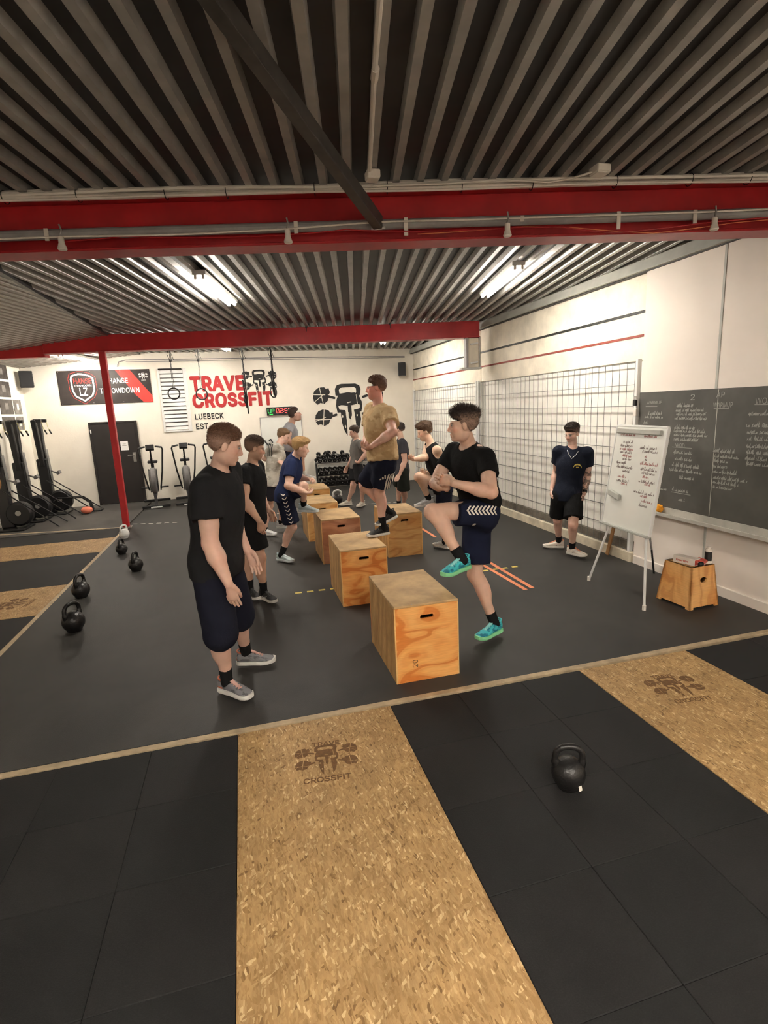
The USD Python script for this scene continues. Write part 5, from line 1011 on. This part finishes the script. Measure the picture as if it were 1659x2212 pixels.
def sock_mesh(N, e, d, h, s):
    up = np.cross(d, unit(np.cross(UP, d))); fld = Field([Cap(N - e * .01, N + e * h, .039 * s, .0445 * s, k=.01), Cap(N, N + d * .06 * s - up * .035 * s, .034 * s, .025 * s, k=.015), Cap(N - up * .045 * s - d * .012 * s, N, .027 * s, .036 * s, k=.015)], .007, pad=.02)
    fld.clip(lambda P: (P - (N + e * h)) @ e); return clean(fld.mesh())
# ------------------------------------------------------------------ the people in the room
JO = {
    'p1': dict(HL=(-0.22, 3.908, 1.012), HR=(-0.298, 3.732, 1.043), KL=(-0.148, 3.989, 0.531), KR=(-0.268, 3.638, 0.548), AL=(-0.132, 4.205, 0.118), AR=(-0.274, 3.791, 0.111), SL=(-0.117, 4.002, 1.644), SR=(-0.276, 3.646, 1.568), EL=(-0.147, 3.922, 1.317), ER=(-0.266, 3.56, 1.211), WL=(-0.038, 3.848, 1.064), WR=(-0.175, 3.483, 0.947), NK=(-0.194, 3.831, 1.655), HD=(-0.115, 3.76, 1.834), TL=(0.97, -0.23, 0), FR=(-0.145, 3.518, 0.765), TR=(0.7, -0.71, 0)),
    'p2': dict(HL=(0.053, 5.861, 0.934), HR=(-0.015, 5.697, 0.954), KL=(-0.057, 5.782, 0.512), KR=(0.064, 5.649, 0.518), AL=(-0.072, 5.901, 0.105), AR=(0.074, 5.73, 0.104), SL=(0.131, 5.988, 1.469), SR=(-0.027, 5.659, 1.448), EL=(0.113, 6.039, 1.162), ER=(-0.043, 5.502, 1.18), WL=(0.208, 5.876, 0.979), WR=(0.085, 5.418, 0.969), NK=(0.062, 5.827, 1.497), HD=(0.119, 5.789, 1.676), TL=(0.42, -0.91, 0), FR=(0.105, 5.448, 0.789), TR=(0.52, -0.86, 0)),
    'p3': dict(HL=(0.443, 8.925, 0.945), HR=(0.384, 8.756, 0.953), KL=(0.58, 9.091, 0.561), KR=(0.328, 8.855, 0.521), AL=(0.503, 9.147, 0.149), AR=(0.22, 8.914, 0.108), SL=(0.583, 9.038, 1.458), SR=(0.47, 8.687, 1.487), EL=(0.481, 9.077, 1.163), ER=(0.323, 8.899, 1.306), WL=(0.616, 9.052, 0.934), WR=(0.497, 8.701, 1.266), NK=(0.542, 8.864, 1.504), HD=(0.66, 8.935, 1.64), TR=(0.83, -0.56, 0)),
    'p4': dict(HL=(0.767, 9.851, 1.298), HR=(0.754, 9.685, 1.214), KL=(1.05, 10.187, 1.188), KR=(0.763, 9.672, 0.744), AL=(1.098, 10.399, 0.81), AR=(0.755, 9.665, 0.293), SL=(0.859, 9.929, 1.786), SR=(0.823, 9.554, 1.778), EL=(0.811, 9.692, 1.574), ER=(0.74, 9.313, 1.581), WL=(0.873, 9.696, 1.309), WR=(0.87, 9.481, 1.411), NK=(0.855, 9.74, 1.819), HD=(0.939, 9.669, 1.986)),
    'p5': dict(HL=(0.497, 7.33, 0.917), HR=(0.464, 7.154, 0.925), KL=(0.718, 6.979, 1.067), KR=(0.548, 7.176, 0.49), AL=(0.733, 7.265, 0.756), AR=(0.371, 7.216, 0.104), SL=(0.688, 7.417, 1.441), SR=(0.591, 7.069, 1.362), EL=(0.7, 7.452, 1.131), ER=(0.514, 6.926, 1.094), WL=(0.821, 7.203, 1.125), WR=(0.746, 6.905, 0.983), NK=(0.657, 7.243, 1.435), HD=(0.739, 7.121, 1.563), FL=(0.877, 7.034, 1.147), TL=(0.89, -0.46, -0.06), FR=(0.842, 7.055, 0.959), TR=(0.66, -0.75, 0)),
    'p6': dict(HL=(2.269, 10.842, 0.86), HR=(2.253, 11.022, 0.866), KL=(2.298, 10.629, 0.473), KR=(2.162, 10.861, 0.465), AL=(2.332, 10.815, 0.096), AR=(2.079, 11.053, 0.099), SL=(2.35, 10.82, 1.34), SR=(2.319, 11.186, 1.374), EL=(2.434, 10.595, 1.139), ER=(2.276, 11.18, 1.062), WL=(2.25, 10.622, 0.957), WR=(2.133, 11.175, 0.838), NK=(2.337, 11.007, 1.397), HD=(2.261, 10.947, 1.565), FL=(2.235, 10.8, 0.931), TL=(-0.67, -0.74, 0), TR=(-1, 0.02, 0)),
    'p7': dict(HL=(1.447, 5.435, 1.465), HR=(1.426, 5.614, 1.454), KL=(1.425, 5.713, 1.124), KR=(1.311, 5.921, 1.16), AL=(1.496, 5.745, 0.71), AR=(1.552, 5.752, 0.852), SL=(1.501, 5.416, 1.98), SR=(1.393, 5.765, 2.023), EL=(1.464, 5.173, 1.794), ER=(1.325, 5.713, 1.717), WL=(1.271, 5.297, 1.656), WR=(1.254, 5.464, 1.629), NK=(1.438, 5.589, 2.049), HD=(1.416, 5.591, 2.249), FL=(1.238, 5.468, 1.608), TL=(-0.95, -0.32, 0), FR=(1.174, 5.306, 1.66), TR=(-0.93, -0.2, -0.3)),
    'p8': dict(HL=(2.876, 9.548, 0.852), HR=(2.883, 9.726, 0.856), KL=(2.91, 9.675, 0.434), KR=(2.9, 9.995, 0.512), AL=(2.981, 9.92, 0.102), AR=(2.912, 10.065, 0.1), SL=(2.885, 9.487, 1.362), SR=(2.938, 9.847, 1.407), EL=(2.881, 9.44, 1.044), ER=(2.98, 10.14, 1.312), WL=(2.768, 9.426, 0.795), WR=(2.923, 10.215, 1.066), NK=(2.904, 9.672, 1.426), HD=(2.868, 9.699, 1.622), FL=(2.658, 9.317, 0.708)),
    'p9': dict(HL=(2.604, 6.701, 0.944), HR=(2.619, 6.879, 0.946), KL=(2.617, 6.863, 0.53), KR=(2.241, 6.719, 1.105), AL=(2.672, 6.909, 0.107), AR=(2.432, 6.874, 0.761), SL=(2.499, 6.692, 1.455), SR=(2.501, 7.06, 1.492), EL=(2.629, 6.873, 1.232), ER=(2.379, 6.808, 1.349), WL=(2.388, 6.813, 1.134), WR=(2.15, 6.674, 1.351), NK=(2.494, 6.881, 1.512), HD=(2.408, 6.919, 1.69), FL=(2.264, 6.684, 1.157), TL=(-0.5, 0.86, 0), FR=(2.057, 6.521, 1.37), TR=(-0.98, 0.15, -0.09)),
    'p10': dict(HL=(1.884, 3.926, 1.166), HR=(1.888, 4.106, 1.102), KL=(1.415, 3.928, 1.206), KR=(1.838, 4.058, 0.591), AL=(1.61, 3.803, 0.819), AR=(1.989, 3.993, 0.14), SL=(1.845, 3.845, 1.623), SR=(1.723, 4.22, 1.651), EL=(1.783, 3.626, 1.373), ER=(1.541, 4.192, 1.39), WL=(1.53, 3.739, 1.448), WR=(1.527, 3.896, 1.395), NK=(1.782, 4.037, 1.708), HD=(1.695, 3.951, 1.876), FL=(1.416, 3.89, 1.482), TL=(-0.89, -0.46, -0.03), FR=(1.407, 3.823, 1.527), TR=(-0.91, -0.41, 0)),
    'p11': dict(HL=(4.091, 5.932, 0.835), HR=(3.932, 6.008, 0.84), KL=(3.967, 5.76, 0.471), KR=(4.012, 6.17, 0.453), AL=(4.08, 5.93, 0.107), AR=(4.136, 6.325, 0.094), SL=(4.241, 5.887, 1.369), SR=(3.954, 6.093, 1.391), EL=(4.282, 5.936, 1.067), ER=(3.999, 6.204, 1.107), WL=(4.183, 5.853, 0.841), WR=(3.89, 6.135, 0.881), NK=(4.1, 5.992, 1.412), HD=(4.091, 6.018, 1.606), FL=(4.093, 5.795, 0.701), TL=(0.36, -0.93, 0), FR=(3.799, 6.02, 0.782), TR=(-0.88, 0.48, 0)),
}
SK = (.68, .43, .335)
NAVY, BLACK = (.012, .016, .034), (.012, .012, .0125)
g = person('tall man in a black tee and long navy shorts looking down, nearest on the left', JO['p1'], 1.93, 2, -17, dict(col=(.0165, .0165, .018), sleeve=.56, hem=-.09, loose=.03, neck=.035), dict(col=(.011, .012, .022), len=1.16, loose=.03, waist=.06),
    dict(col=(.14, .07, .042), top=.016, side=.006, rough=.003, fade=.015, strand=.008, wild=.15), SK, shoes=dict(cols=((.2, .2, .215), (.72, .70, .66), (.42, .12, .06), (.62, .36, .30), (.1, .1, .1), (.10, .10, .11)), sock=.13), near=True, curl=(.3, .15), bulk=1.16, stub=.12, arm=1.25, leg=1.15)
g = person('stocky man in black tee and black shorts behind the tall man on the left', JO['p2'], 1.78, 0, -16, dict(col=(.011, .011, .012), sleeve=.5, hem=-.08, loose=.018), dict(col=(.0105, .0105, .011), len=.78, loose=.03),
    dict(col=(.08, .05, .034), top=.018, side=.005, rough=.004, fade=.045), (.58, .35, .25), shoes=dict(cols=((.016, .016, .017), (.62, .6, .56), (.02, .02, .02), (.04, .04, .04), (.75, .75, .73)), sock=.14, logo=SWOOSH), near=True, bulk=1.1, stub=.15, leg=1.15, arm=1.2)
g = person('man in a grey camouflage sports shirt with three black shoulder stripes', JO['p3'], 1.80, -18, -20, dict(col=(.46, .43, .37), sleeve=.6, hem=-.09, loose=.03, camo=((.36, .33, .28), (.56, .53, .47))), dict(col=(.022, .02, .026), len=.72, loose=.03),
    dict(col=(.16, .09, .045), top=.026, side=.009), SK, shoes=dict(cols=((.7, .7, .7), (.75, .75, .74), (.6, .6, .6), (.7, .7, .7), (.2, .2, .2)), sock=.06))
J3 = g['J']
for k in (-.032, 0., .032):
    o = J3['SR'] * .75 + J3['ER'] * .25 + g['f'] * k; part(g['shirt'][0], 'shoulder_stripe', project(g['shirt'][1], sbox(-.009, -.1, .009, .1), o, g['f'], g['u']), 'black_letter', smooth=False, world=True)
g = person('man in grey tee and dark shorts stepping up, farthest back on the left', JO['p4'], 1.84, 3, 12, dict(col=(.33, .33, .35), sleeve=.55, hem=.1), dict(col=(.018, .019, .028), len=.75), dict(col=(.05, .03, .022), top=.02, side=.007), (.6, .37, .28), sock=(.6, .6, .58), shoes=dict(cols=((.6, .6, .58), (.7, .7, .7), (.6, .6, .6), (.7, .7, .7), (.2, .2, .2)), sock=.12))
g = person('blond man in a navy tee leaning forward with one knee raised', JO['p5'], 1.80, -6, -14, dict(col=(.016, .024, .068), sleeve=.62, hem=-.08, loose=.022), dict(col=(.013, .016, .034), len=(.72, .86), loose=.03),
    dict(col=(.42, .27, .12), top=.03, side=.012, front=.012, rough=.006, freq=30.), (.70, .45, .35), shoes=dict(cols=((.52, .62, .62), (.66, .72, .74), (.45, .55, .6), (.6, .66, .68), (.3, .4, .45)), sock=.13), mid=True, curl=(.9, 1.))
CHEV = Polygon([(-.03, .018), (0, -.006), (.03, .018), (.03, .004), (0, -.02), (-.03, .004)])
def chevrons(g, a, b, n, out, sc=1., start=.2, end=.95):
    a, b = A(a), A(b)
    for i in range(n):
        o = a + (b - a) * (start + (end - start) * i / (n - 1)); ux = unit(np.cross(unit(a - b), out))
        part(g['shorts'][0], 'chevron', project(g['shorts'][1], affinity.scale(CHEV, sc, sc, origin=(0, 0)), o, ux, unit(a - b)), 'card_white', smooth=False, world=True)
chevrons(g, g['J']['HR'], g['J']['KR'], 8, -g['l'] * .9 + g['f'] * .15, 1.0, -.1, .78)
g = person('man with hands on hips in a grey fitted tee before the dumbbell rack', JO['p6'], 1.80, 172, -16, dict(col=(.16, .15, .14), sleeve=.5, hem=-.06, loose=.016), dict(col=(.016, .016, .018), len=.82, loose=.03), dict(col=(.05, .03, .02), top=.024, side=.01), SK, sock=None, shoes=dict(cols=((.62, .58, .5), (.7, .67, .6), (.6, .56, .5), (.6, .58, .52), (.4, .4, .4))))
JO['p7']['AL'] = (1.455, 5.70, .697)
g = person('man in a sand camouflage tee standing on a box with one foot lifted', JO['p7'], 1.80, 168, -2, dict(col=(.46, .315, .165), sleeve=.6, hem=.02, loose=.03, camo=((.39, .26, .13), (.54, .39, .22))), dict(col=(.012, .014, .028), len=(.72, .78), loose=.03),
    dict(col=(.13, .065, .04), top=.012, side=.005, line=.006), (.70, .42, .33), shoes=dict(cols=((.02, .018, .017), (.78, .76, .72), (.02, .02, .02), (.03, .03, .03), (.7, .7, .68)), sock=.13, size=.97), mid=True, curl=(.8, .8), bulk=1.06,
    blush=((JO['p7']['HD'], .17, (.66, .16, .12)),))
J7 = g['J']; sd = unit(np.cross(J7['KL'] - J7['HL'], UP))
ou = -g['l'] * -1.0
for k in (-.03, 0., .03):
    a_, b_ = J7['HL'] + g['f'] * (k - .005), J7['KL'] + g['f'] * (k - .005)
    ux = unit(np.cross(unit(a_ - b_), g['l'])); part(g['shorts'][0], 'side_stripe', project(g['shorts'][1], sbox(-.008, -.17, .008, .13), a_ * .55 + b_ * .45, ux, unit(a_ - b_)), 'card_white', smooth=False, world=True)
mk = unary_union([affinity.rotate(sbox(-.008 + i * .018, -.02, .003 + i * .018, -.02 + .018 + .013 * i), 25, origin=(0, 0)) for i in range(3)]); part(g['shorts'][0], 'emblem', project(g['shorts'][1], mk, J7['HL'] * .5 + J7['KL'] * .5 + g['f'] * .085, g['f'] * -1, UP), 'card_white', smooth=False, world=True)
g = person('dark-haired man in a dark grey tee half hidden behind the sand shirt', JO['p8'], 1.78, 150, -10, dict(col=(.055, .055, .065), sleeve=.55, hem=-.08), dict(col=(.022, .024, .02), len=.9, loose=.035), dict(col=(.03, .02, .016), top=.022, side=.012), SK, shoes=dict(cols=((.03, .03, .03), (.4, .4, .4), (.03, .03, .03), (.03, .03, .03), (.3, .3, .3))))
g = person('man in a black tank top with bare shoulders and one knee raised', JO['p9'], 1.80, 172, -20, dict(col=(.012, .012, .013), sleeve=0, hem=-.1, loose=.016, vest=True, neck=.04), dict(col=(.014, .016, .03), len=(.7, .6), loose=.03), dict(col=(.10, .055, .03), top=.028, side=.011, front=.012, freq=35.), (.70, .48, .35),
    shoes=dict(cols=((.5, .5, .5), (.7, .68, .64), (.3, .3, .3), (.4, .4, .4), (.2, .2, .2)), sock=.1), mid=True, curl=(.95, .95))
W9 = A(JO['p9']['WL']); E9 = A(JO['p9']['EL']); part(g['prim'], 'wristwatch', tube([W9 + unit(E9 - W9) * .02, W9 + unit(E9 - W9) * .05], .034, 14), 'black_plastic', world=True)
g = person('man in black tee stepping with raised knee over the nearest box', JO['p10'], 1.92, 163, -2, dict(col=(.0095, .0095, .010), sleeve=.52, hem=.05, loose=.016, neck=.04, fold=.007), dict(col=(.012, .015, .036), len=(.58, .80), loose=.032, flare=1.1),
    dict(col=(.034, .02, .016), top=.03, side=.006, front=.004, rough=.012, freq=26., fade=.05, line=.0, wild=.55, strand=.015, comb=(.3, 0, .4)), (.69, .44, .33), shoes=dict(cols=((.06, .50, .54), (.26, .68, .34), (.07, .55, .58), (.30, .70, .68), (.03, .2, .3), (.015, .19, .27)), sock=.1), near=True, bulk=1.05, stub=.1,
    hands=dict(L=dict(thumb=(.2, .1, 1.), **{'in': (.2, 1., -.25)}, curl=.15), R=dict(thumb=(.3, -.2, 1.), **{'in': (.3, -1., -.3)}, curl=.55)), curl=(.2, .6)) if True else None
J10 = g['J']; chevrons(g, J10['HL'], J10['KL'], 8, A([-.25, -1., .25]), 1.25, -.06, .44)
part(g['shorts'][0], 'emblem', project(g['shorts'][1], Point(0, 0).buffer(.014), J10['HL'] * .7 + J10['KL'] * .3 - UP * .1, (1, 0, 0), UP), 'card_white', smooth=False, world=True)
g = person('man with glasses, necklace and tattooed arms standing by the wire fence', JO['p11'], 1.76, 203, -14, dict(col=(.012, .015, .026), sleeve=.6, hem=-.08, loose=.024), dict(col=(.0095, .0095, .010), len=.8, loose=.035), dict(col=(.028, .018, .014), top=.026, side=.007, front=.004, fade=.05, line=.006), SK,
    shoes=dict(cols=((.72, .66, .58), (.78, .75, .68), (.7, .3, .2), (.75, .28, .16), (.02, .02, .02)), sock=.12, logo=SWOOSH), mid=True, near=True, tattoo=True, stub=.25, bulk=.93)
J11, F11, s11 = g['J'], g['HF'], g['s']; hp11 = lambda x, y, z: J11['HD'] + F11 @ (A([x, y, z]) * s11)
gl = part(g['prim'], 'glasses', cat([tube([hp11(.1 - .01 * abs(math.cos(a)), e * .033 + .022 * math.cos(a), .0 + .019 * math.sin(a)) for a in np.linspace(0, 6.2832, 17)[:-1]], .0013, 5, True) for e in (-1, 1)] + [tube([hp11(.101, -.011, .004), hp11(.105, 0, .006), hp11(.101, .011, .004)], .0013, 5)] + [tube([hp11(.093, e * .055, .006), hp11(.0, e * .083, .01)], .0013, 5) for e in (-1, 1)]), 'steel', world=True)
nk = A(J11['NK']); cpts = [nk + g['l'] * x + g['f'] * y + g['u'] * z for x, y, z in ((.072, .0, .025), (.07, .07, -.02), (.045, .118, -.075), (.0, .142, -.13), (-.045, .118, -.075), (-.07, .07, -.02), (-.072, .0, .025))]
part(g['prim'], 'necklace', tube(cpts, .004, 6), 'steel', world=True)
part(g['shirt'][0], 'emblem', project(g['shirt'][1], Point(0, 0).buffer(.05).difference(Point(.0, -.02).buffer(.052)).union(sbox(-.02, .0, .015, .012)), g['hc'] + g['u'] * .36 + g['l'] * .085, g['l'], UP), 'tape_yellow', smooth=False, world=True)
part(g['shorts'][0], 'label_tag', project(g['shorts'][1], sbox(-.028, -.009, .028, .009), J11['HL'] * .3 + J11['KL'] * .7, g['l'], UP), 'card_white', smooth=False, world=True)
part(g['prim'], 'wristwatch', tube([A(J11['WL']) + unit(A(J11['EL']) - A(J11['WL'])) * .015, A(J11['WL']) + unit(A(J11['EL']) - A(J11['WL'])) * .045], .034, 14), 'black_plastic', world=True)
